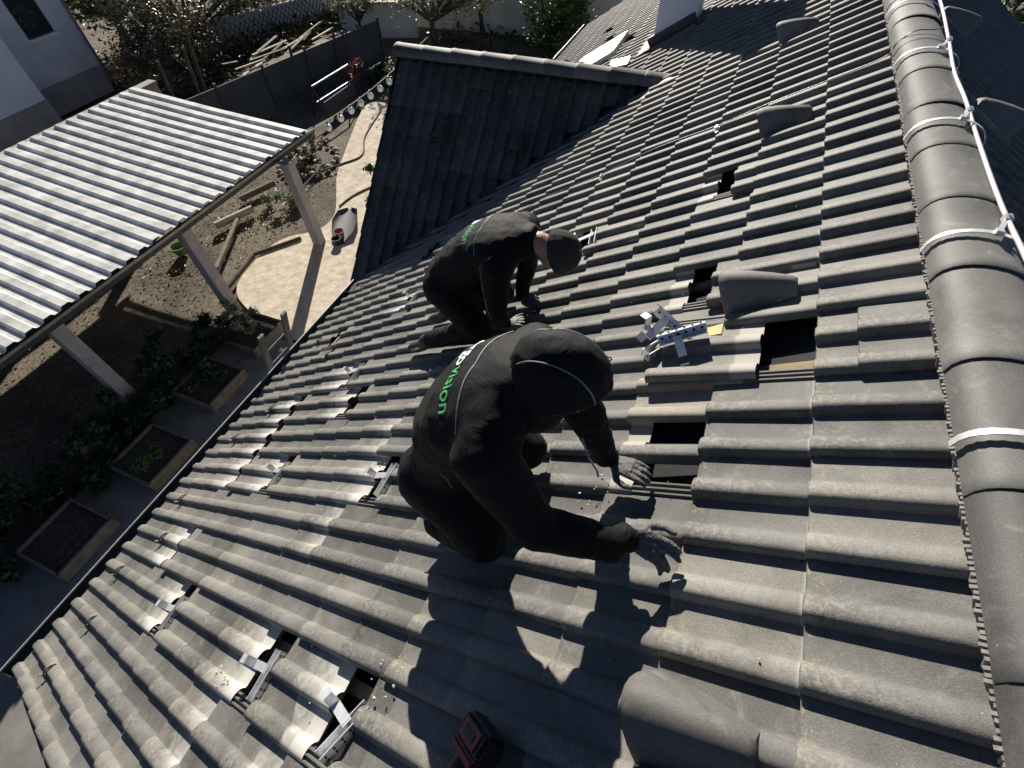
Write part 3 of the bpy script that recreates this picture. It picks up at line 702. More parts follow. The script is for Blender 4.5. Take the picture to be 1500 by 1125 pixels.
# crumbs of broken tile
cr = MB()
def crumb(X, Y, s_):
    p = RP(X, Y, -HR + .004 + (.016 * (1 - 0)))
    mb = MB(); mb.ball((0, 0, 0), s_, 6, 4, sc=(rnd(.6, 1.3), rnd(.6, 1.3), rnd(.5, .9)))
    R_ = Euler((rnd(0, 6), rnd(0, 6), rnd(0, 6))).to_matrix(); cr.add([p + R_ @ v for v in mb.v], mb.f)
for _ in range(20): crumb(rnd(2.06, 2.17), rnd(2.24, 2.40), rnd(.002, .007))
for _ in range(20): crumb(rnd(.9, 1.05), rnd(1.9, 2.3), rnd(.002, .006))
for _ in range(14): crumb(rnd(1.75, 1.9), rnd(1.2, 1.35), rnd(.002, .007))
for _ in range(16): crumb(rnd(.95, 1.12), rnd(.55, .75), rnd(.002, .005))
for _ in range(240): crumb(rnd(-1.5, 2.7), rnd(.05, 4.9), rnd(.0012, .0035))
tag(link('tile_crumbs', cr.mesh('tile_crumbs', noisy('crumb', (.5, .48, .43), (.68, .66, .6), rough=.9))), 'tiny pale crumbs of broken tile scattered over the roof', 'debris', kind='stuff')

# ---- cordless tool lying in the shade at the bottom of the picture
tool = thing('power_tool', 'red and black cordless power tool lying on the shaded tiles', 'power tool', RP(1.93, .74, 0))
TM = Matrix.Translation(RP(1.915, .765, .045)) @ (RT @ Euler((.12, .05, -.35)).to_matrix()).to_4x4()
def rbox(mb, c, s_, b=.006, mi=0):                              # box with chamfered edges
    bm = bmesh.new(); bmesh.ops.create_cube(bm, size=1.0)
    for v in bm.verts: v.co = Vector((v.co.x * s_[0], v.co.y * s_[1], v.co.z * s_[2])) + Vector(c)
    bmesh.ops.bevel(bm, geom=bm.edges[:], offset=b, segments=2, affect='EDGES')
    bm.verts.index_update(); mb.add([v.co.copy() for v in bm.verts], [tuple(v.index for v in f.verts) for f in bm.faces], mi); bm.free(); return mb
def tl(nm, mb, mat, par=None):
    mb.v = [TM @ p for p in mb.v]
    return tpart(nm, mb, mat, tool, 35) if par is None else sub(nm, mb, mat, par, 35)
bt = tl('battery', rbox(MB(), (-.06, 0, 0), (.075, .13, .085), .012), M_BLKPL)
mb = MB(); rbox(mb, (-.06, .0, .045), (.05, .085, .006), .002); tl('battery_label', mb, M_RED, bt)
mb = MB(); rbox(mb, (-.06, .0, .0485), (.022, .05, .003), .001); tl('battery_button', mb, M_BLKPL, bt)
rbox(mb := MB(), (-.012, 0, .002), (.025, .125, .082), .008); tl('battery_shoe', mb, M_RED)
mb = MB(); mb.tube([(0, -.01, 0), (.05, -.012, .002), (.10, -.02, .004), (.14, -.03, .006)], [.030, .026, .026, .034], 14); tl('handle', mb, M_BLKPL)
mb = MB(); mb.tube([(.15, .10, .006), (.15, .085, .006), (.15, .02, .006), (.15, -.06, .006), (.15, -.10, .006), (.15, -.11, .006)], [.022, .034, .038, .040, .036, .026], 16); tl('motor_housing', mb, M_RED)
mb = MB(); mb.tube([(.15, .10, .006), (.15, .14, .006), (.15, .15, .006)], [.026, .024, .015], 14); tl('chuck', mb, M_DKMET)
mb = MB(); mb.tube([(.055, .022, .004), (.085, .030, .006)], [.010, .009], 8); tl('trigger', mb, M_BLKPL)

# ================================================================== PEOPLE
def organic(name, mb, mats, voxel=.014, it=6, amp=0.0, fs=7.0, seed=0.0):
    me = mb.mesh('tmp', mats[0] if isinstance(mats, list) else mats); o = bpy.data.objects.new('tmp', me); COL.objects.link(o)
    m = o.modifiers.new('r', 'REMESH'); m.mode = 'VOXEL'; m.voxel_size = voxel; m.use_smooth_shade = True
    s_ = o.modifiers.new('s', 'SMOOTH'); s_.iterations = it; s_.factor = .5
    dg = bpy.context.evaluated_depsgraph_get(); out = bpy.data.meshes.new_from_object(o.evaluated_get(dg))
    bpy.data.objects.remove(o); out.name = name
    if amp:
        ns = [v.normal.copy() for v in out.vertices]
        for v, n_ in zip(out.vertices, ns):
            q = v.co
            a_ = noise.noise(Vector((q.x * fs + seed, q.y * fs * .7, q.z * fs * 1.5)))
            b_ = noise.noise(Vector((q.x * fs * 2.6 + 3, q.y * fs * 1.7 + seed, q.z * fs * 2.8)))
            rid = 1 - abs(noise.noise(Vector((q.x * fs * 1.3 + seed * 2, q.y * fs * 1.1 + 7, q.z * fs * 1.9)))) * 2
            v.co += n_ * amp * (.6 * a_ + .35 * b_ + .5 * max(rid, 0) ** 3)
    out.polygons.foreach_set('use_smooth', [True] * len(out.polygons)); out.update()
    return out
def ell(mb, c, ax, ay, az, n=14, m=9):                          # ellipsoid from three semi-axis vectors
    c = Vector(c); R = []
    for i in range(m + 1):
        t = math.pi * i / m; q = max(math.sin(t), .02)
        R.append([c + ax * (q * math.cos(2 * math.pi * j / n)) + ay * (q * math.sin(2 * math.pi * j / n)) + az * (-math.cos(t)) for j in range(n)])
    return mb.rings(R)
def caps(mb, pts, rad, n=12):                                   # chain of capsules with balls at the joints
    pts = [Vector(p) for p in pts]
    for i in range(len(pts) - 1): mb.tube([pts[i], pts[i + 1]], [rad[i], rad[i + 1]], n)
    for p, r in zip(pts, rad): mb.ball(p, r, n, 7)
    return mb
def torso(mb, secs, X0):                                        # (Y, h, halfwidth, halfdepth, dX)
    R = []; P = [Vector((X0 + s_[4], s_[0], s_[1])) for s_ in secs]; n = 22
    for i, s_ in enumerate(secs):
        d = (P[min(i + 1, len(P) - 1)] - P[max(i - 1, 0)]).normalized(); wv = Vector((1, 0, 0)); dv = d.cross(wv).normalized()
        ring = []
        for j in range(n):
            t = 2 * math.pi * j / n; cx, cy = math.cos(t), math.sin(t)
            ring.append(P[i] + wv * s_[2] * math.copysign(abs(cx) ** .85, cx) + dv * s_[3] * math.copysign(abs(cy) ** .85, cy))
        R.append(ring)
    return mb.rings(R)
def to_world(mb): mb.v = [RP(p.x, p.y, p.z) for p in mb.v]; return mb
def hand(wrist, knuckle, across, normal, curl, thumb_dir, spread=1.0, s_=1.0):
    """palm from wrist to knuckles; across = unit vector index->little finger; four fingers + thumb as bent chains"""
    mb = MB(); w, k = Vector(wrist), Vector(knuckle); ac = Vector(across).normalized(); nn = Vector(normal).normalized(); d = (k - w).normalized()
    R = []
    for t, hw, hd in ((-.25, .026, .022), (0, .030, .022), (.35, .040, .021), (.75, .046, .019), (1.0, .045, .016)):
        c = w.lerp(k, t); R.append([c + ac * hw * s_ * math.cos(a) + nn * hd * s_ * math.sin(a) for a in (2 * math.pi * i / 12 for i in range(12))])
    mb.rings(R)
    for i, (o_, ln) in enumerate(((-.033, .070), (-.011, .077), (.011, .072), (.032, .056))):
        b = k + ac * o_ * s_ - d * .012; dd = (d + ac * (o_ * 4.5 * spread)).normalized(); pts = [b]; cu = curl[i]
        for seg, f in enumerate((.45, .32, .23)):
            ang = cu * (.6 + .5 * seg)
            dd = (dd * math.cos(ang) - nn * math.sin(ang)).normalized() if seg or cu else dd
            pts.append(pts[-1] + dd * ln * f * s_)
        caps(mb, pts, [.0112 * s_, .0105 * s_, .0098 * s_, .0085 * s_], 9)
    td = Vector(thumb_dir).normalized(); b = w.lerp(k, .3) - ac * .028 * s_
    caps(mb, [b, b + td * .038 * s_, b + (td * .8 + d * .5).normalized() * .072 * s_, b + (td * .55 + d * .8).normalized() * .096 * s_], [.016 * s_, .0128 * s_, .0112 * s_, .009 * s_], 9)
    return mb
def text_on(root_body, txt_parts, org, ex, ey, nrm, size, par, bvh):
    """flat print laid onto the cloth: letters as thin meshes projected along -nrm"""
    x = 0.0
    for txt, mat, bold, nm in txt_parts:
        cu = bpy.data.curves.new('t', 'FONT'); cu.body = txt; cu.size = size; cu.offset = bold; cu.resolution_u = 3
        o = bpy.data.objects.new('t', cu); COL.objects.link(o)
        dg = bpy.context.evaluated_depsgraph_get(); me = bpy.data.meshes.new_from_object(o.evaluated_get(dg)); bpy.data.objects.remove(o)
        wmax = max(v.co.x for v in me.vertices)
        bm = bmesh.new(); bm.from_mesh(me); bmesh.ops.triangulate(bm, faces=bm.faces[:])
        for _ in range(2):
            lg = [e for e in bm.edges if e.calc_length() > size * .16]
            if lg: bmesh.ops.subdivide_edges(bm, edges=lg, cuts=1); bmesh.ops.triangulate(bm, faces=[f for f in bm.faces if len(f.verts) > 3])
        ok = True
        for v in bm.verts:
            p = org + ex * (x + v.co.x) + ey * v.co.y
            hit = bvh.ray_cast(p + nrm * .35, -nrm)
            v.co = (hit[0] + nrm * .0035) if hit[0] is not None else p
        me2 = bpy.data.meshes.new(nm); bm.to_mesh(me2); bm.free(); me2.materials.append(mat)
        o = link(nm, me2); o.parent = par
        o.matrix_parent_inverse = Matrix.Translation(-BASES[par.name])
        x += wmax + size * .07
def bvh_of(me): return BVHTree.FromPolygons([v.co.copy() for v in me.vertices], [tuple(p.vertices) for p in me.polygons])
def piping(name, pts, nrms, bvh, par, r=.0028):
    out = []
    for p, n_ in zip(pts, nrms):
        P = RP(*p); NN = (RP(*(Vector(p) + Vector(n_))) - P).normalized(); h_ = bvh.ray_cast(P + NN * .35, -NN)
        if h_[0] is not None: out.append(h_[0] + NN * .001)
    if len(out) > 2:
        mb = MB(); mb.tube(catmull(out, 4), r, 6); tpart(name, mb, M_PIPING, par, 60)
def leg_cloth(me, Ymin, hmax):
    me.materials.append(M_TROUS)
    for f in me.polygons:
        c_ = f.center; Y_ = -(c_.y * CP + c_.z * SP); h_ = -c_.y * SP + c_.z * CP
        if h_ < hmax - (Y_ - Ymin) * -.25 and Y_ > Ymin: f.material_index = 1
def mpart(name, me, par):
    o = link(name, me); o.parent = par; o.matrix_parent_inverse = Matrix.Translation(-BASES[par.name]); return o
def head(mb, c, up, fw, s_=1.0):
    c, up, fw = Vector(c), Vector(up).normalized(), Vector(fw).normalized(); sd = up.cross(fw).normalized(); fw = sd.cross(up)
    ell(mb, c + up * .02 * s_, sd * .075 * s_, fw * .095 * s_, up * .105 * s_)
    ell(mb, c - up * .055 * s_ + fw * .03 * s_, sd * .056 * s_, fw * .062 * s_, up * .065 * s_)
    ell(mb, c - up * .02 * s_ + fw * .098 * s_, sd * .014 * s_, fw * .022 * s_, up * .026 * s_)        # nose
    ell(mb, c + up * .012 * s_ + fw * .085 * s_, sd * .05 * s_, fw * .014 * s_, up * .012 * s_)         # brow
    ell(mb, c - up * .062 * s_ + fw * .088 * s_, sd * .024 * s_, fw * .010 * s_, up * .010 * s_)        # lips
    for q in (-1, 1): ell(mb, c - up * .012 * s_ + sd * .077 * q * s_ - fw * .008 * s_, sd * .012 * s_, fw * .020 * s_, up * .032 * s_)
    return c, up, fw, sd

# ---- hooded worker in the foreground
X0 = 1.10
p1 = thing('person', 'person in black hooded jacket kneeling in the foreground with both gloved hands on tiles', 'person', RP(X0, 1.1, 0))
mb = MB()
torso(mb, [(1.225, .275, .13, .09, 0), (1.165, .30, .18, .125, 0), (1.09, .355, .19, .14, 0), (.99, .445, .18, .132, 0), (.88, .54, .20, .142, 0), (.76, .60, .215, .14, 0), (.64, .635, .205, .12, 0), (.55, .65, .12, .09, 0), (.49, .66, .08, .08, 0)], X0)
caps(mb, [(X0 + .10, .62, .63), (X0 + .20, .625, .60), (X0 + .255, .60, .34), (X0 + .19, .475, .14), (X0 + .145, .445, .105)], [.10, .092, .068, .054, .040])
caps(mb, [(X0 - .10, .62, .63), (X0 - .19, .615, .60), (X0 - .165, .575, .33), (X0 - .165, .60, .20), (X0 - .163, .615, .085)], [.10, .090, .066, .054, .038])
caps(mb, [(X0 + .10, 1.15, .34), (X0 + .21, 1.01, .09), (X0 + .17, 1.26, .11), (X0 + .15, 1.32, .09)], [.135, .088, .075, .055])
caps(mb, [(X0 - .10, 1.15, .34), (X0 - .20, 1.00, .09), (X0 - .17, 1.26, .11), (X0 - .15, 1.32, .09)], [.135, .088, .072, .055])
body1 = organic('body', to_world(mb), M_JACKET, .013, 6, .008, 8, 1.7)
leg_cloth(body1, .90, .27); mpart('body', body1, p1); bv1 = bvh_of(body1)
for sgn in (1, -1):
    sh = MB(); ell(sh, Vector((X0 + .14 * sgn, 1.31, .045)), Vector((.048, 0, 0)), Vector((0, .10, .055)), Vector((0, .02, .05)))
    mpart('shoe', organic('shoe', to_world(sh), M_SHOE, .009, 3), p1)
hd = MB(); hc, hu, hf, hs = head(hd, (X0, .455, .635), (0, -.90, .35), (0, -.36, -.93), .9)
mpart('head', organic('head', to_world(hd), M_SKIN, .007, 2), p1)
# hood: thick shell open towards the face
ho = MB(); C_ = Vector((X0, .445, .66)); up_ = Vector((0, -.86, .51)).normalized(); fw_ = Vector((0, -.51, -.86)).normalized(); sd_ = Vector((1, 0, 0))
R_o, R_i = [], []
for i in range(13):
    a_ = -1.45 + (1.45 + .95) * i / 12                           # from nape round the crown to the brim
    ring, rin = [], []
    for j in range(15):
        b_ = math.pi * (j / 14 - .5) * 1.16
        dirv = (fw_ * math.sin(a_) + up_ * math.cos(a_) * (1.12 + .06 * math.cos(a_ * 2))) * math.cos(b_) + sd_ * math.sin(b_) * .80
        k_ = .137 + .016 * max(math.cos(b_), 0) * max(a_, 0)
        low = -up_ * .04 * (1 - math.cos(b_)) 
        ring.append(C_ + dirv * k_ + low); rin.append(C_ + dirv * (k_ - .013) + low)
    R_o.append(ring); R_i.append(rin)
n = 15
V_ = [p for r in R_o for p in r]; Vi = [p for r in R_i for p in r]; q = len(V_); F_ = []
for i in range(12):
    for j in range(14):
        F_.append((i * n + j, (i + 1) * n + j, (i + 1) * n + j + 1, i * n + j + 1)); F_.append((q + i * n + j, q + i * n + j + 1, q + (i + 1) * n + j + 1, q + (i + 1) * n + j))
bd = [(0, j) for j in range(15)] + [(i, 14) for i in range(1, 13)] + [(12, j) for j in range(13, -1, -1)] + [(i, 0) for i in range(11, 0, -1)]
bi = [a_ * n + b_ for a_, b_ in bd]
for t in range(len(bi)): s0, s1 = bi[t], bi[(t + 1) % len(bi)]; F_.append((s0, s1, q + s1, q + s0))
ho.add(V_ + Vi, F_)
ell(ho, Vector((X0, .535, .605)), Vector((.112, 0, 0)), Vector((0, .085, .0)), Vector((0, .0, .10)))
hood = organic('hood', to_world(ho), M_JACKET, .0095, 4, .006, 12, 4.2)
mpart('hood', hood, p1); bvh_h = bvh_of(hood)
for q_ in (-1, 1):
    tt = [-1.2 + 2.1 * i / 12 for i in range(13)]; dv = [(fw_ * math.sin(t) + up_ * math.cos(t)) * .90 + sd_ * .43 * q_ for t in tt]
    piping('hood_seam', [tuple(C_ + d_ * .14) for d_ in dv], [tuple(d_) for d_ in dv], bvh_h, p1, .0022)
pk = [(X0 + .205, .90 + .012 * i, .50 - .018 * i) for i in range(8)]; piping('pocket_zip', pk, [(1, .15, .25)] * 8, bv1, p1, .002)
dc = MB(); dc.tube([RP(X0 + .07, .42, .50), RP(X0 + .085, .43, .43), RP(X0 + .08, .44, .36), RP(X0 + .085, .445, .34)], .003, 6); tpart('drawcord', dc, M_PIPING, p1, 60)
# gloves
for (a_, b_, r_) in (((X0 + .165, .462, .118), (X0 + .135, .438, .098), .045), ((X0 - .164, .612, .105), (X0 - .162, .616, .078), .043)):
    cf = MB(); P0, P1 = Vector(a_), Vector(b_); cf.tube([P0, P0.lerp(P1, .15), P0.lerp(P1, .85), P1], [r_ * .96, r_, r_ * 1.02, r_ * .92], 16); to_world(cf); tpart('cuff', cf, M_TROUS, p1, 50)
g_ = hand((1.238, .435, .095), (1.252, .355, .062), (.62, .25, -.35), (-.45, -.35, .78), (.22, .20, .60, .80), (-.75, -.45, -.25), .5, .96)
mpart('glove', organic('glove', to_world(g_), M_GLOVE, .0042, 2, .002, 30), p1)
g_ = hand((.937, .605, .060), (.965, .515, .050), (-.75, -.10, -.1), (.05, .25, .95), (.45, .5, .55, .6), (.85, -.15, -.35), .5, .96)
mpart('glove', organic('glove', to_world(g_), M_GLOVE, .0042, 2, .002, 30), p1)
kp = MB()
for i in range(3): kp.ball(RP(X0 + .275, 1.03 + .012 * (i - 1), .11), .0035, 8, 5)
tpart('knee_rivet', kp, M_PWHITE, p1)
nb = Vector((0, .38, .925)); NW = (RP(0, nb.y, nb.z) - RP(0, 0, 0)).normalized(); EX = Vector((1, 0, 0)); EY = (RP(0, -.925, .38) - RP(0, 0, 0)).normalized()
text_on(body1, (('ergo', M_PWHITE, .0016, 'print_white'), ('vision', M_PGREEN, .0002, 'print_green')), RP(X0 - .14, .72, .66), EX, EY, NW, .068, p1, bv1)
piping('back_seam', [(X0 + dx, .64 + .25 * abs(dx) ** 1.5, .7) for dx in [(-.2 + .4 * i / 12) for i in range(13)]], [(dx * 1.2, .25, .9) for dx in [(-.2 + .4 * i / 12) for i in range(13)]], bv1, p1)
piping('sleeve_seam', [(X0 + .20 + .02 * i, .70 + .02 * i, .62 - .07 * i) for i in range(6)], [(1, .7, .1)] * 6, bv1, p1)

# ---- second worker with knitted cap
X0 = -.22
p2 = thing('person', 'person in black jacket and dark knitted cap crouching on the roof behind the hooded worker', 'person', RP(X0, 1.8, 0))
mb = MB()
torso(mb, [(2.06, .33, .12, .09, 0), (1.99, .37, .175, .135, 0), (1.90, .42, .185, .15, 0), (1.76, .475, .175, .135, 0), (1.60, .505, .19, .135, 0), (1.46, .50, .205, .13, 0), (1.36, .485, .195, .115, 0), (1.28, .46, .11, .085, 0), (1.22, .44, .075, .075, 0)], X0)
caps(mb, [(X0 + .10, 1.37, .48), (X0 + .195, 1.40, .45), (X0 + .225, 1.56, .22), (X0 + .18, 1.62, .11), (X0 + .15, 1.63, .06)], [.095, .088, .064, .052, .044])
caps(mb, [(X0 - .10, 1.37, .48), (X0 - .19, 1.38, .45), (X0 - .24, 1.54, .21), (X0 - .18, 1.62, .11), (X0 - .13, 1.64, .06)], [.095, .088, .064, .052, .044])
caps(mb, [(X0 + .10, 1.93, .40), (X0 + .19, 1.82, .09), (X0 + .17, 2.20, .085), (X0 + .15, 2.36, .075)], [.135, .086, .07, .055])
caps(mb, [(X0 - .10, 1.93, .40), (X0 - .19, 1.82, .09), (X0 - .17, 2.20, .085), (X0 - .17, 2.36, .075)], [.135, .086, .07, .055])
body2 = organic('body', to_world(mb), M_JACKET, .013, 6, .008, 8, 9.3)
leg_cloth(body2, 1.70, .32); mpart('body', body2, p2); bv2 = bvh_of(body2)
for sgn in (1, -1):
    sh = MB(); ell(sh, Vector((X0 + .155 * sgn, 2.47, .045)), Vector((.046, 0, 0)), Vector((0, .135, 0)), Vector((0, 0, .045))); caps(sh, [(X0 + .155 * sgn, 2.36, .075), (X0 + .155 * sgn, 2.40, .06)], [.056, .05])
    ob = mpart('shoe', organic('shoe', to_world(sh), M_SHOE, .008, 3), p2)
    st = MB(); st.tube([RP(X0 + (.155 + .04) * sgn, 2.52, .055), RP(X0 + (.155 + .047) * sgn, 2.47, .06), RP(X0 + (.155 + .048) * sgn, 2.42, .062)], .006, 6); tpart('shoe_stripe', st, M_YEL, p2, 60)
hd = MB(); hc, hu, hf, hs = head(hd, (X0, 1.14, .335), (0, -.90, -.22), (0, .10, -1.0), 1.0)
caps(hd, [(X0, 1.22, .42), (X0, 1.17, .365)], [.062, .062])
head2 = organic('head', to_world(hd), M_SKIN, .006, 2); mpart('head', head2, p2)
ey = MB()
for q_ in (-1, 1): ey.ball(RP(*(hc + hf * .086 + hs * .032 * q_ + hu * .002)), .011, 8, 6)
tpart('eye', ey, M_PWHITE, p2, 60)
bn = MB(); R = []
for i in range(9):
    t = math.pi / 2 * i / 8
    cc = hc + hu * (.005 + .118 * math.sin(t)) ; rr = .112 * max(math.cos(t), .03) ** .8
    R.append([cc + hs * rr * .93 * math.cos(a) + (hf * -.1 + hf).normalized() * rr * 1.06 * math.sin(a) for a in (2 * math.pi * j / 18 for j in range(18))])
bn.rings(R); R = []
for dz, rr in ((-.022, .106), (-.018, .114), (.020, .115), (.026, .108)):
    R.append([hc + hu * dz + hs * rr * .93 * math.cos(a) + hf * rr * 1.05 * math.sin(a) for a in (2 * math.pi * j / 18 for j in range(18))])
bn.rings(R)
mpart('knitted_cap', organic('knitted_cap', to_world(bn), M_BEANIE, .007, 2, .002, 40), p2)
g_ = hand((X0 + .15, 1.63, .055), (X0 + .12, 1.56, .035), (.85, .0, .0), (0, .25, .95), (.25, .28, .3, .35), (-.8, -.3, -.1))
mpart('glove', organic('glove', to_world(g_), M_SHOE, .0045, 2), p2)
g_ = hand((X0 - .13, 1.64, .055), (X0 - .10, 1.57, .035), (-.85, .0, .0), (0, .25, .95), (.25, .28, .3, .35), (.8, -.3, -.1))
mpart('glove', organic('glove', to_world(g_), M_SHOE, .0045, 2), p2)
nb = Vector((0, .05, 1)); NW = (RP(0, nb.y, nb.z) - RP(0, 0, 0)).normalized(); EY = (RP(0, -1, .05) - RP(0, 0, 0)).normalized()
text_on(body2, (('ergo', M_PWHITE, .0016, 'print_white'), ('vision', M_PGREEN, .0002, 'print_green')), RP(X0 - .165, 1.58, .62), EX, EY, NW, .068, p2, bv2)
piping('back_seam', [(X0 + dx, 1.46 + .3 * abs(dx) ** 1.5, .6) for dx in [(-.2 + .4 * i / 12) for i in range(13)]], [(dx * 1.2, .05, .9) for dx in [(-.2 + .4 * i / 12) for i in range(13)]], bv2, p2)
piping('sleeve_seam', [(X0 + .20 + .015 * i, 1.47 + .02 * i, .50 - .06 * i) for i in range(6)], [(1, .3, .1)] * 6, bv2, p2)

# ================================================================== GARDEN
# ---- ladder leaning on the eave
lad = thing('ladder', 'grey aluminium ladder leaning on the gutter with its rail tops above the tiles', 'ladder', (-.6, -5.6, ZG))
lt_, lb_ = Vector((0, -4.50, -2.42)), Vector((0, -5.75, ZG))
for x in (-.80, -.42):
    mb = MB(); mb.bar(Vector((x, lb_.y, lb_.z)), Vector((x, lt_.y, lt_.z)), .075, .03, up=(0, -1, .3)); tpart('rail', mb, M_LADDER := (bpy.data.materials.get('ladder_alu') or noisy('ladder_alu', (.13, .135, .14), (.20, .205, .21), scale=20, rough=.5, metal=.5)), lad)
for i in range(1, 14):
    p = lb_.lerp(lt_, i / 14.2); mb = MB(); mb.tube([(-.80, p.y, p.z), (-.42, p.y, p.z)], .015, 8); tpart('rung', mb, M_LADDER, lad, 50)

def wall(label, a, b, h, t, mat, cap=None, nm='garden_wall'):
    root = thing(nm, label, 'wall', ((a[0] + b[0]) / 2, (a[1] + b[1]) / 2, ZG)); mb = MB()
    mb.bar((*a, ZG + h / 2 - .1), (*b, ZG + h / 2 - .1), t, h + .2); tpart('wall_face', mb, mat, root)
    mb = MB(); mb.bar((*a, ZG + h + .035), (*b, ZG + h + .035), t + .1, .07); tpart('coping', mb, cap or mat, root); return root
# ---- pergola
per = thing('pergola', 'garden pergola with a pale corrugated sheet roof on rendered posts', 'pergola', (-3.2, -12, ZG))
PY0, PY1, PZ0, PZ1 = -9.55, -15.3, -3.90, -3.74
pitch_w = .31; x = -7.15; ip = 0
prof = [(-.155, 0), (-.095, .004), (-.065, .046), (.065, .050), (.10, .003), (.155, 0)]
PX1 = 4.6
nsheet = 9; xs0 = -7.15 + .06
sheets = []
nr = int((PX1 - xs0) / pitch_w); per_sheet = 4
for s0 in range(0, nr, per_sheet):
    mb = MB(); line = []
    for r_ in range(s0, min(s0 + per_sheet, nr)):
        xc = xs0 + pitch_w * (r_ + .5)
        for dx, dz in (prof[:-1] if r_ < min(s0 + per_sheet, nr) - 1 else prof): line.append((xc + dx, dz))
    off = .004 * ((s0 // per_sheet) % 2); sagy = rnd(-.03, .03)
    R = []
    for (y, z) in ((PY0 + sagy, PZ0), ((PY0 + PY1) / 2, (PZ0 + PZ1) / 2 - .015), (PY1, PZ1)):
        R.append([Vector((lx - .32 * (y - PY0) / (PY1 - PY0), y, z + lz + off + .004 * math.sin(lx * 2.1 + y))) for lx, lz in line])
    n = len(line); v = [p for r in R for p in r]; m_ = len(v)
    v2 = [p - Vector((0, 0, .006)) for p in v]
    f = [(i * n + j, (i + 1) * n + j, (i + 1) * n + j + 1, i * n + j + 1) for i in range(2) for j in range(n - 1)]
    f = [tuple(reversed(q)) for q in f]
    f += [(m_ + i * n + j, m_ + (i + 1) * n + j, m_ + (i + 1) * n + j + 1, m_ + i * n + j + 1) for i in range(2) for j in range(n - 1)]
    f += [(j, j + 1, m_ + j + 1, m_ + j) for j in range(n - 1)] + [(2 * n + j + 1, 2 * n + j, m_ + 2 * n + j, m_ + 2 * n + j + 1) for j in range(n - 1)]
    mb.add(v + v2, f); tpart('roof_sheet', mb, M_SHEET, per)
mb = MB(); mb.bar((-7.2, -9.64, -4.04), (PX1, -9.64, -4.04), .08, .13); tpart('beam', mb, M_DKMET, per)
mb = MB(); mb.bar((-7.2, -9.565, -3.965), (PX1, -9.565, -3.965), .03, .05); tpart('edge_trim', mb, M_DKMET2, per)
mb = MB(); mb.bar((-7.4, -15.1, -3.86), (PX1, -15.1, -3.86), .09, .17); tpart('beam', mb, M_DKWOOD, per)
for xr in [-7.1 + 1.3 * i for i in range(10)]:
    mb = MB(); mb.bar((xr, -9.6, -3.99), (xr - .3, -15.1, -3.83), .06, .10); tpart('rafter', mb, M_DKWOOD, per)
for i, (x, y) in enumerate(((-.44, -9.86), (-3.2, -9.75), (-6.02, -9.45), (2.4, -9.9), (-6.4, -15.0), (-3.2, -15.0), (-.4, -15.0))):
    mb = MB(); rbox(mb, (x, y if i > 3 else y + .02, (ZG - 4.10) / 2), (.24, .24, -4.10 - ZG), .012); pst = tpart('post', mb, M_POST, per)
    if i == 0:
        tl_ = MB()
        for r_ in range(9):
            for c_ in range(3):
                for ax in (0, 1):
                    cx = -.077 + .077 * c_; zz = ZG + .05 + .077 * r_
                    if ax == 0: tl_.box((x + cx, y + .02 + .1225, zz), (.070, .007, .070))
                    else: tl_.box((x + .1225, y + .02 + cx, zz), (.007, .070, .070))
                    if ax == 0: tl_.box((x - .1225, y + .02 + cx, zz), (.007, .070, .070))
        tag(sub('post_tiles', tl_, M_PTILE := noisy('post_tile', (.36, .32, .32), (.44, .40, .395), scale=14, rough=.6), pst), None, None, kind='stuff')

wall('unseen wall added behind the pergola to shade the ground under it', (-8.3, -15.85), (5.5, -15.85), 2.3, .2, M_WALLC)  # added out of view to block low sun from under the sheets
# ---- string lights on a cable in line with the pergola edge
sl = thing('string_lights', 'string of white globe bulbs stretched from the pergola corner toward the gable', 'string lights', (-9, -9.6, ZG))
cb_ = [Vector((-7.1, -9.62, -3.98)), Vector((-8.0, -9.6, -4.02)), Vector((-9.4, -9.6, -4.05)), Vector((-10.8, -9.6, -4.0)), Vector((-13.2, -9.6, -3.8))]
mb = MB(); mb.tube(catmull(cb_, 6), .012, 6); tpart('cable', mb, M_PALEWOOD, sl, 60)
for x in (-7.84, -8.37, -8.84, -9.3, -9.77, -10.26, -10.74, -11.25, -11.8):
    mb = MB(); mb.ball((x, -9.6, -4.17), .085, 14, 9); b_o = tpart('bulb', mb, M_BULB, sl, 60)
    mb = MB(); mb.tube([(x, -9.6, -4.10), (x, -9.6, -4.03)], .022, 8); sub('socket', mb, M_BLKPL, b_o)
pp = MB(); pp.tube([(-13.2, -9.6, ZG), (-13.2, -9.6, -3.7)], .04, 8); tpart('support_pole', pp, M_DKMET, sl, 60)

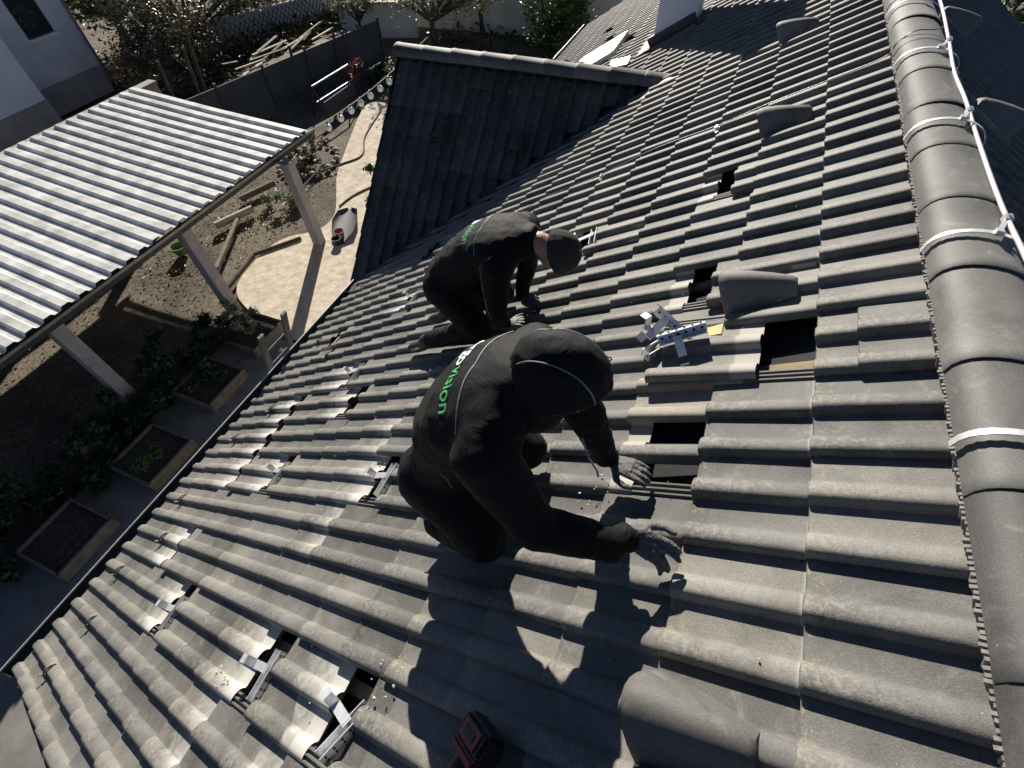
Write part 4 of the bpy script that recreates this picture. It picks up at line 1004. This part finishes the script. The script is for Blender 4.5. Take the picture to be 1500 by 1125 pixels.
# ---- planting helpers
def leaves(n, fn, size, flat=.5):
    mb = MB()
    for _ in range(n):
        p = fn(); a_ = Vector((rnd(-1, 1), rnd(-1, 1), rnd(-1, 1) * flat)); 
        if a_.length < .1: a_ = Vector((1, 0, 0))
        a_.normalize(); b_ = a_.cross(Vector((rnd(-1, 1), rnd(-1, 1), rnd(-1, 1)))).normalized(); s_ = size * rnd(.6, 1.4)
        mb.add([p - a_ * s_, p + b_ * s_ * .42 + Vector((0, 0, s_ * .12)), p + a_ * s_, p - b_ * s_ * .42 + Vector((0, 0, s_ * .12))], [(0, 1, 2, 3)])
    return mb
def plant(name, label, cat, base, blobs, n, size, mat, group=None, limbs=5, trunk=.06, bark=M_BARK, tw=True, parts=('crown', 'trunk')):
    """blobs: list of (offset, radii); leaves gather in sub-clumps with gaps"""
    base = Vector(base); root = thing(name, label, cat, base, group)
    subs = []
    for off, rad in blobs:
        for _ in range(max(5, int(14 * rad[0] * rad[1]))):
            d = Vector((random.gauss(0, 1), random.gauss(0, 1), random.gauss(0, 1))).normalized() * rnd(.35, 1.0) ** .5
            subs.append((base + Vector(off) + Vector((d.x * rad[0], d.y * rad[1], d.z * rad[2])), rnd(.16, .34) * (rad[0] + rad[1]) / 2))
    def fn():
        c, r = random.choice(subs); d = Vector((random.gauss(0, 1), random.gauss(0, 1), random.gauss(0, .8)))
        return c + d * r * .55
    tpart(parts[0], leaves(n, fn, size), mat, root)
    mb = MB(); tops = random.sample(subs, min(limbs * 3, len(subs)))
    zt = base + Vector((0, 0, max(b[0][2] for b in blobs) * .45)); fork = base + Vector((rnd(-.05, .05), rnd(-.05, .05), (zt.z - base.z) * .8))
    mb.tube([base, base.lerp(fork, .5) + Vector((rnd(-.04, .04), rnd(-.04, .04), 0)), fork], [trunk * 1.2, trunk, trunk * .85], 8)
    for c, r in tops:
        mid = fork.lerp(c, .5) + Vector((rnd(-.15, .15), rnd(-.15, .15), rnd(.0, .2))) * (c - fork).length * .4
        mb.tube([fork, mid, c], [trunk * .55, trunk * .35, trunk * .12], 6)
    tpart(parts[1], mb, bark, root, 60)
    return root
# ---- raised planters beside the path
def planter(x0, x1, y0, y1, label, h=.24):
    root = thing('planter_box', label, 'planter', ((x0 + x1) / 2, (y0 + y1) / 2, ZG), 'wooden planter boxes under the eave'); z = ZG + .03
    for a_, b_ in (((x0, y0), (x1, y0)), ((x1, y0), (x1, y1)), ((x1, y1), (x0, y1)), ((x0, y1), (x0, y0))):
        for r_ in range(2):
            mb = MB(); d = (Vector((*b_, 0)) - Vector((*a_, 0))).normalized() * .02
            mb.bar(Vector((*a_, z + h * (.25 + .5 * r_))) - d * 0, Vector((*b_, z + h * (.25 + .5 * r_))) + d, .04, h * .485); tpart('plank', mb, M_WOOD, root)
    mb = MB(); mb.box(((x0 + x1) / 2, (y0 + y1) / 2, z + h * .4), (x1 - x0 - .05, y1 - y0 - .05, h * .72)); tpart('soil', mb, M_SOIL, root)
    return root
planter(-3.15, -2.25, -9.15, -8.25, 'sunlit wooden planter box beside the ladder with pale plants')
planter(-1.75, -.80, -9.05, -8.1, 'wooden planter box below the ladder foot with dark leaves')
planter(-.10, .85, -8.80, -7.85, 'shaded planter box holding bare stems near the gutter')
planter(1.55, 2.5, -8.9, -7.95, 'darkest planter box at the gable end of the path')
plant('shrub', 'pale sunlit bush growing out of the planter by the ladder', 'shrub', (-2.95, -9.0, ZG + .25), [((0, 0, .35), (.34, .34, .28)), ((.3, .25, .28), (.25, .25, .2))], 900, .05, M_LEAFP, 'garden shrubs', trunk=.015, parts=('foliage', 'stem'))
plant('shrub', 'low dark plant in the planter box below the ladder', 'shrub', (-1.3, -8.6, ZG + .25), [((0, 0, .15), (.38, .38, .12))], 1100, .045, M_LEAFD, 'garden shrubs', trunk=.012, parts=('foliage', 'stem'))
plant('shrub', 'sparse yellowish stems in the shaded planter box', 'shrub', (.45, -8.2, ZG + .25), [((0, .1, .15), (.25, .3, .12))], 600, .04, M_LEAFG, 'garden shrubs', trunk=.010, parts=('foliage', 'stem'))
for i, (x, y, s_, lb) in enumerate(((-2.35, -9.45, .55, 'dark bush touching the middle pergola post'), (-1.55, -9.55, .62, 'dark bush between two pergola posts in sun and shade'), (-.75, -9.35, .70, 'tall dark bush at the tiled foot of the nearest pergola post'), (.1, -9.5, .75, 'dark bush in deep shade past the tiled post'), (.95, -9.3, .7, 'deep green bush beside the planter with bare stems'), (1.8, -9.6, .75, 'blackish bush in the darkest corner of the garden'), (2.7, -9.3, .7, 'last bush of the hedge by the gable edge'))):
    plant('shrub', lb, 'shrub', (x, y, ZG), [((0, 0, .5), (s_ * .75, s_ * .75, .42)), ((.1, .1, .25), (s_ * .8, s_ * .7, .22))], 2600, .055, M_LEAFD, 'garden shrubs', trunk=.03, parts=('foliage', 'stem'))
plant('shrub', 'low green plant hugging the shaded gable wall', 'shrub', (-9.3, -9.4, ZG), [((0, 0, .3), (.5, .7, .3))], 900, .06, M_LEAFG, 'garden shrubs', trunk=.02, parts=('foliage', 'stem'))
plant('shrub', 'dry tangled plant in the round bed near the pergola corner', 'shrub', (-9.7, -12.6, ZG), [((0, 0, .25), (.8, .7, .25)), ((.7, .5, .15), (.5, .4, .16))], 900, .06, M_LEAFB, 'garden shrubs', trunk=.02, parts=('foliage', 'stem'))
plant('shrub', 'withered yellow clump between pergola posts', 'shrub', (-7.3, -11.6, ZG), [((0, 0, .18), (.7, .6, .18))], 700, .06, M_LEAFP, 'garden shrubs', trunk=.02, parts=('foliage', 'stem'))
plant('shrub', 'small plant with red leaves before the dark fence', 'shrub', (-14.6, -14.0, ZG), [((0, 0, .75), (.45, .45, .35))], 420, .07, M_LEAFR, 'garden shrubs', trunk=.025, parts=('foliage', 'stem'))
# round bed edging
bed = MB()
for i in range(22):
    t = 2 * math.pi * i / 22; c = Vector((-9.5 + 1.0 * math.cos(t), -12.4 + .85 * math.sin(t), ZG + .02)); bed.ball(c, rnd(.07, .12), 8, 5, sc=(1, 1, .7))
tag(link('bed_stones', bed.mesh('bed_stones', M_WALLC, 40)), 'ring of small stones around the round flower bed', 'stones', kind='stuff')
# timber edging round the sand, logs, pots, tub
def log(label, a, b, r, mat, grp='garden timbers', nm='timber'):
    mb = MB(); mb.tube([a, b], r, 8); return tag(link(nm, mb.mesh(nm, mat, 50)), label, 'timber', grp)
log('dark timber edging on the near side of the sandy patch', (-3.75, -10.45, ZG + .06), (-4.95, -10.7, ZG + .06), .06, M_DKWOOD)
log('dark timber edging below the far pergola post', (-5.0, -10.72, ZG + .06), (-6.0, -10.0, ZG + .06), .05, M_DKWOOD)
log('pale log lying under the pergola edge', (-5.6, -12.5, ZG + .12), (-6.6, -12.1, ZG + .12), .10, M_PALEWOOD)
log('long pole lying on the soil beside the pale log', (-4.2, -11.2, ZG + .08), (-6.3, -12.3, ZG + .10), .06, M_WOOD)
log('weathered log near the round bed', (-6.9, -12.8, ZG + .1), (-7.9, -12.4, ZG + .12), .09, M_WOOD)
def pot(label, x, y, r, h, mat, nm='plant_pot', cat='pot'):
    mb = MB(); z = ZG + .02; pr = [(r * .72, 0), (r, h), (r * 1.06, h), (r * 1.06, h * .9), (r * .98, h * .9)]
    pr = [(r * .02, 0), (r * .72, 0), (r * .98, h * .88), (r * 1.07, h * .88), (r * 1.07, h), (r * .93, h), (r * .80, h * .35), (r * .02, h * .33)]
    mb.rings([[Vector((x + q * math.cos(t), y + q * math.sin(t), z + hh)) for t in (2 * math.pi * i / 18 for i in range(18))] for q, hh in pr], caps=False)
    return tag(link(nm, mb.mesh(nm, mat, 40)), label, cat)
pot('small green plastic tub on the soil under the pergola', -4.45, -12.62, .2, .22, M_GREEN, 'plastic_tub', 'tub')
pot('small terracotta pot at the foot of the far pergola post', -6.42, -9.05, .13, .2, M_TERRA)
pot('dark plant pot beside the terracotta one', -6.15, -8.95, .12, .18, M_BLKPL)
# grey boat-shaped trough half behind the gable
tr_ = MB(); R = []
for t, w, h in ((0, .05, .06), (.25, .26, .14), (.8, .34, .18), (1.4, .28, .15), (1.75, .05, .06)):
    c = Vector((-7.6 + t * .82, -9.55 + t * .42, ZG + .03)); dv = Vector((.42, -.82, 0)).normalized()
    R.append([c + dv * w * math.cos(a) + Vector((0, 0, h * (1 - abs(math.sin(a)) ** .8) if True else 0)) for a in (math.pi * i / 10 for i in range(11))])
n = 11
tr_.add([p for r in R for p in r], [(i * n + j, i * n + j + 1, (i + 1) * n + j + 1, (i + 1) * n + j) for i in range(4) for j in range(10)])
tag(link('garden_trough', tr_.mesh('garden_trough', M_FENCE, 40)), 'curved dark grey trough lying on the sand beside the gable', 'trough')
# hose on the sand path
hp = [Vector(p) for p in ((-13.2, -12.0, ZG + .05), (-11.4, -11.5, ZG + .05), (-10.3, -10.9, ZG + .05), (-9.6, -11.2, ZG + .05), (-8.9, -11.6, ZG + .05), (-8.0, -11.5, ZG + .05))]
mb = MB(); mb.tube(catmull(hp, 6), .025, 6); tag(link('garden_hose', mb.mesh('garden_hose', M_DKWOOD, 60)), 'thin brown hose curving over the sandy path', 'hose')
hp = [Vector(p) for p in ((-7.6, -9.9, ZG + .05), (-8.3, -9.8, ZG + .05), (-9.2, -9.3, ZG + .05), (-9.6, -8.6, ZG + .05))]
mb = MB(); mb.tube(catmull(hp, 6), .025, 6); tag(link('garden_hose', mb.mesh('garden_hose', M_DKWOOD, 60)), 'thin brown hose leading to the grey trough', 'hose')

# ---- dark sheet fence, poles and things beyond
fen = thing('fence', 'dark blue grey sheet fence across the far garden', 'fence', (-13.5, -15.6, ZG))
fa, fb = Vector((-8.6, -16.6, 0)), Vector((-17.6, -14.55, 0)); npn = 5
for i in range(npn):
    a_, b_ = fa.lerp(fb, i / npn), fa.lerp(fb, (i + 1) / npn); d = (b_ - a_).normalized() * .02
    mb = MB(); mb.bar(a_ + d + Vector((0, 0, ZG + .68)), b_ - d + Vector((0, 0, ZG + .68)), .04, 1.36); tpart('panel', mb, M_FENCE, fen)
for i in range(npn + 1):
    a_ = fa.lerp(fb, i / npn) + Vector((.02, .06, 0)); mb = MB(); mb.tube([a_ + Vector((0, 0, ZG)), a_ + Vector((0, 0, ZG + 1.5))], .05, 8); tpart('fence_post', mb, M_DKWOOD, fen, 50)
for i, (x, y, dx, dy, h, lb) in enumerate(((-10.2, -17.0, -.5, -.2, 2.3, 'leaning wooden pole behind the corrugated roof corner'), (-10.9, -17.6, -.6, -.1, 2.6, 'tall leaning pole before the dark trees'), (-9.4, -17.2, -.4, -.2, 2.2, 'slanted pole nearest the neighbouring house'), (-12.9, -15.2, -.25, .05, 1.8, 'brown pole standing before the dark fence'), (-15.2, -15.0, -.2, 0, 1.7, 'brown pole near the end of the dark fence'))):
    mb = MB(); mb.tube([(x, y, ZG), (x + dx, y + dy, ZG + h)], .05, 8); tag(link('wooden_pole', mb.mesh('wooden_pole', M_DKWOOD, 50)), lb, 'pole', 'garden poles')
# metal frame (rack) before the fence
rk = thing('metal_rack', 'black tubular metal rack standing before the dark fence', 'rack', (-13.0, -13.7, ZG))
for z, nm in ((1.05, 'top_rail'), (.55, 'middle_rail')):
    mb = MB(); mb.tube([(-12.1, -13.75, ZG + z), (-14.1, -13.65, ZG + z)], .028, 8); tpart(nm, mb, M_WHITEM if z > 1 else M_ALU, rk, 50)
for x, y, dy in ((-12.1, -13.75, .35), (-14.1, -13.65, .35), (-12.1, -13.75, -.35), (-14.1, -13.65, -.35)):
    mb = MB(); mb.tube([(x, y + dy, ZG), (x, y, ZG + 1.05)], .025, 8); tpart('leg', mb, M_DKMET, rk, 50)
mb = MB(); mb.box((-13.1, -13.55, ZG + .32), (1.8, .03, .42)); tpart('back_sheet', mb, M_FENCE, rk)
# heap of pale planks and junk behind the fence
for i in range(26):
    cx = -12.2 - 5.0 * (i / 26) + rnd(-.5, .5); cy = -17.0 + 1.2 * (i / 26) + rnd(-.5, .4); an = rnd(-.4, .4) + 2.9; ln = rnd(.5, 1.6); zz = ZG + rnd(.75, 1.35)
    a_ = Vector((cx - math.cos(an) * ln / 2, cy - math.sin(an) * ln / 2, zz)); b_ = Vector((cx + math.cos(an) * ln / 2, cy + math.sin(an) * ln / 2, zz + rnd(-.15, .25)))
    mb = MB(); mb.bar(a_, b_, rnd(.05, .13), .03); tag(link('scrap_plank', mb.mesh('scrap_plank', random.choice((M_PALEWOOD, M_WOOD, M_PALEWOOD)))), 'pale scrap plank on the heap behind the dark fence', 'plank', 'scrap planks behind the fence')
hpm = MB()
for i in range(9): hpm.box((-12.4 - .58 * i, -17.2 + .14 * i, ZG + .38), (.75, 1.2, .8 + rnd(-.2, .15)), Euler((0, 0, rnd(-.3, .3))).to_matrix())
tag(link('scrap_heap', hpm.mesh('scrap_heap', M_DKWOOD)), 'dark heap of scrap wood behind the fence under pale planks', 'scrap heap')
# lattice panel and low walls further back
lat = thing('lattice_panel', 'dark wooden lattice panel in front of the grey garden wall', 'lattice', (-18.0, -21.0, ZG))
for i in range(26):
    for sg in (1, -1):
        x0 = -14.4 - .26 * i; mb = MB(); mb.bar((x0, -20.6 + (x0 + 14.4) * -.12, ZG + .05), (x0 - 1.1 * sg, -20.6 + (x0 - 1.1 * sg + 14.4) * -.12, ZG + 1.25), .03, .012, up=(0, 1, 0)); tpart('slat', mb, M_DKWOOD, lat)
wall('low grey garden wall behind the lattice', (-14.0, -24.2), (-21.5, -20.4), .9, .2, M_NEIGH)
wall('pale rendered garden wall beyond the wing ridge', (-21.8, -20.4), (-22.2, -5.5), 1.5, .2, M_WALLL)
wall('short white topped wall at the end of the dark fence', (-19.6, -17.9), (-20.6, -14.6), 1.2, .2, M_NEIGH, M_PALEWOOD)
for i in range(3):
    mb = MB(); mb.box((-21.95, -8.4 - 3.6 * i, ZG + .8), (.18, .18, 1.8)); tag(link('wall_post', mb.mesh('wall_post', M_DKWOOD)), ('dark post against the pale wall beside the round green bush', 'dark post against the pale wall behind the bare tree', 'dark post at the far end of the pale wall')[i], 'post')

# ---- neighbouring house
nh = thing('neighbour_house', 'pale rendered neighbouring house with a small dark window', 'house', (-6, -26, ZG))
mb = MB(); mb.box((-6.9, -28.0, ZG + 3.5), (9.8, 9.0, 7.0)); tpart('wall', mb, M_NEIGH, nh)
mb = MB(); mb.box((-3.9, -27.0, ZG + 3.5), (9.6, 8.9, 7.02)); tpart('wall', mb, M_NEIGH2, nh)
def nwin(x, y, z, w, h):
    mb = MB(); mb.box((x, y - .03, z), (w, .10, h)); wi = tpart('window', mb, M_DKMET, nh)
    mb = MB(); mb.box((x, y + .026, z), (w - .14, .02, h - .14)); sub('pane', mb, M_GLASS, wi)
    mb = MB(); mb.box((x, y + .06, z - h / 2 - .04), (w + .16, .2, .07)); sub('sill', mb, M_NEIGH2, wi)
nwin(-10.4, -23.5, ZG + 2.9, .95, 1.35); nwin(-7.0, -22.55, ZG + 2.6, 1.1, 1.4); nwin(-3.4, -22.55, ZG + 2.6, 1.1, 1.4)
mb = MB(); mb.tube([(-11.7, -23.42, ZG), (-11.7, -23.42, ZG + 6.9)], .05, 8); tpart('drainpipe', mb, M_DKMET2, nh, 50)
mb = MB(); mb.box((-6.9, -23.49, ZG + .45), (9.84, .05, .9)); tpart('plinth', mb, M_WALLC, nh)
mb = MB(); mb.box((-3.9, -22.54, ZG + .45), (9.64, .05, .9)); tpart('plinth', mb, M_WALLC, nh)
mb = MB(); mb.box((-6.9, -28.0, ZG + 7.05), (10.6, 9.8, .12)); tpart('roof_slab', mb, M_DKMET2, nh)

# ---- undergrowth on the far ground
def ug():
    x, y = rnd(-27, -11.5), rnd(-27, -15.8)
    if y > -17.6 + (x + 12) * -.1 or (x > -17 and y > -16.9): y -= 3
    return Vector((x, y, ZG + abs(random.gauss(0, .22)) + .02))
tag(link('undergrowth', leaves(9000, ug, .12, .6).mesh('undergrowth', M_LEAFB)), 'brown and dark undergrowth covering the ground beyond the fence', 'undergrowth', kind='stuff')
def ug2():
    return Vector((rnd(-30, -14), rnd(-13.5, -3.5), ZG + abs(random.gauss(0, .15)) + .02)) if random.random() < .6 else Vector((rnd(-19, -15.0), rnd(-14.2, -9.8), ZG + abs(random.gauss(0, .1))))
tag(link('ground_plants', leaves(4500, ug2, .11, .6).mesh('ground_plants', M_LEAFD)), 'low dark plants on the ground beyond the wing', 'ground cover', kind='stuff')
def ug3():
    x, y = rnd(-9.5, 3), rnd(-14.8, -9.4)
    if x < -3.2 and y > -10.9: y -= 2.2
    return Vector((x, y, ZG + .02 + abs(random.gauss(0, .02))))
tag(link('leaf_litter', leaves(3200, ug3, .035, .25).mesh('leaf_litter', M_LEAFB)), 'dry leaf litter strewn over the soil around the pergola', 'leaf litter', kind='stuff')
# ---- trees
plant('garden_tree', 'dark broadleaf tree with glinting leaves beside the neighbouring house', 'tree', (-15.0, -22.2, ZG), [((0, .6, 2.5), (3.0, 2.6, 1.3)), ((2.2, 2.0, 1.6), (1.7, 1.5, .9)), ((-2.4, 1.0, 2.3), (1.8, 1.8, 1.1))], 9000, .085, M_LEAFO, 'garden trees', limbs=9, trunk=.16)
plant('garden_tree', 'brownish half bare tree in front of the neighbouring house wall', 'tree', (-12.6, -20.3, ZG), [((0, 0, 1.7), (1.7, 1.5, .9))], 3200, .07, M_LEAFB, 'garden trees', limbs=8, trunk=.10)
plant('garden_tree', 'sparse silvery tree beyond the wing ridge tiles', 'tree', (-19.6, -13.2, ZG), [((0, 0, 2.4), (1.9, 2.2, 1.1)), ((-.5, 1.8, 2.0), (1.3, 1.5, .9))], 7500, .075, M_LEAFP, 'garden trees', limbs=9, trunk=.11)
plant('garden_tree', 'thin pale twiggy tree at the end of the dark fence', 'tree', (-19.2, -16.6, ZG), [((0, 0, 2.0), (1.5, 1.3, .9))], 4200, .07, M_LEAFP, 'garden trees', limbs=8, trunk=.07)
plant('garden_tree', 'round bright green bush tree near the far eave', 'tree', (-20.8, -8.4, ZG), [((0, 0, 1.7), (1.5, 1.6, 1.4)), ((.6, .8, 1.1), (1.2, 1.2, .9))], 7000, .085, M_LEAFG, 'garden trees', limbs=7, trunk=.12)
plant('garden_tree', 'dark green tree behind the round bush', 'tree', (-25.5, -9.0, ZG), [((0, 0, 2.2), (2.4, 2.6, 1.7))], 5200, .11, M_LEAFD, 'garden trees', limbs=7, trunk=.14)
plant('garden_tree', 'yellow green tree at the far end of the roof', 'tree', (-24.5, -5.2, ZG), [((0, 0, 2.1), (1.8, 2.0, 1.5))], 4200, .10, M_LEAFG, 'garden trees', limbs=7, trunk=.12)
plant('garden_tree', 'hazy olive tree behind the pale wall', 'tree', (-26.0, -14.5, ZG), [((0, 0, 2.3), (2.6, 3.0, 1.6))], 5000, .10, M_LEAFO, 'garden trees', limbs=8, trunk=.14)
plant('garden_tree', 'olive tree at the far side of the low grey wall', 'tree', (-24.0, -22.5, ZG), [((0, 0, 2.4), (2.8, 3.0, 1.6))], 5000, .10, M_LEAFO, 'garden trees', limbs=8, trunk=.14)

plant('garden_tree', 'dense dark tree behind the neighbouring house corner', 'tree', (-15.5, -27.0, ZG), [((0, 0, 3.0), (3.2, 2.8, 2.0))], 5200, .13, M_LEAFD, 'garden trees', limbs=8, trunk=.18)
plant('garden_tree', 'dense dark tree rising behind the lattice', 'tree', (-21.0, -25.5, ZG), [((0, 0, 3.0), (3.2, 2.8, 2.0))], 5200, .13, M_LEAFD, 'garden trees', limbs=8, trunk=.18)

plant('garden_tree', 'dark tree beyond the far end of the back slope', 'tree', (-19.0, 6.0, ZG), [((0, 0, 2.6), (2.6, 2.6, 1.8))], 3500, .13, M_LEAFD, 'garden trees', limbs=7, trunk=.16)
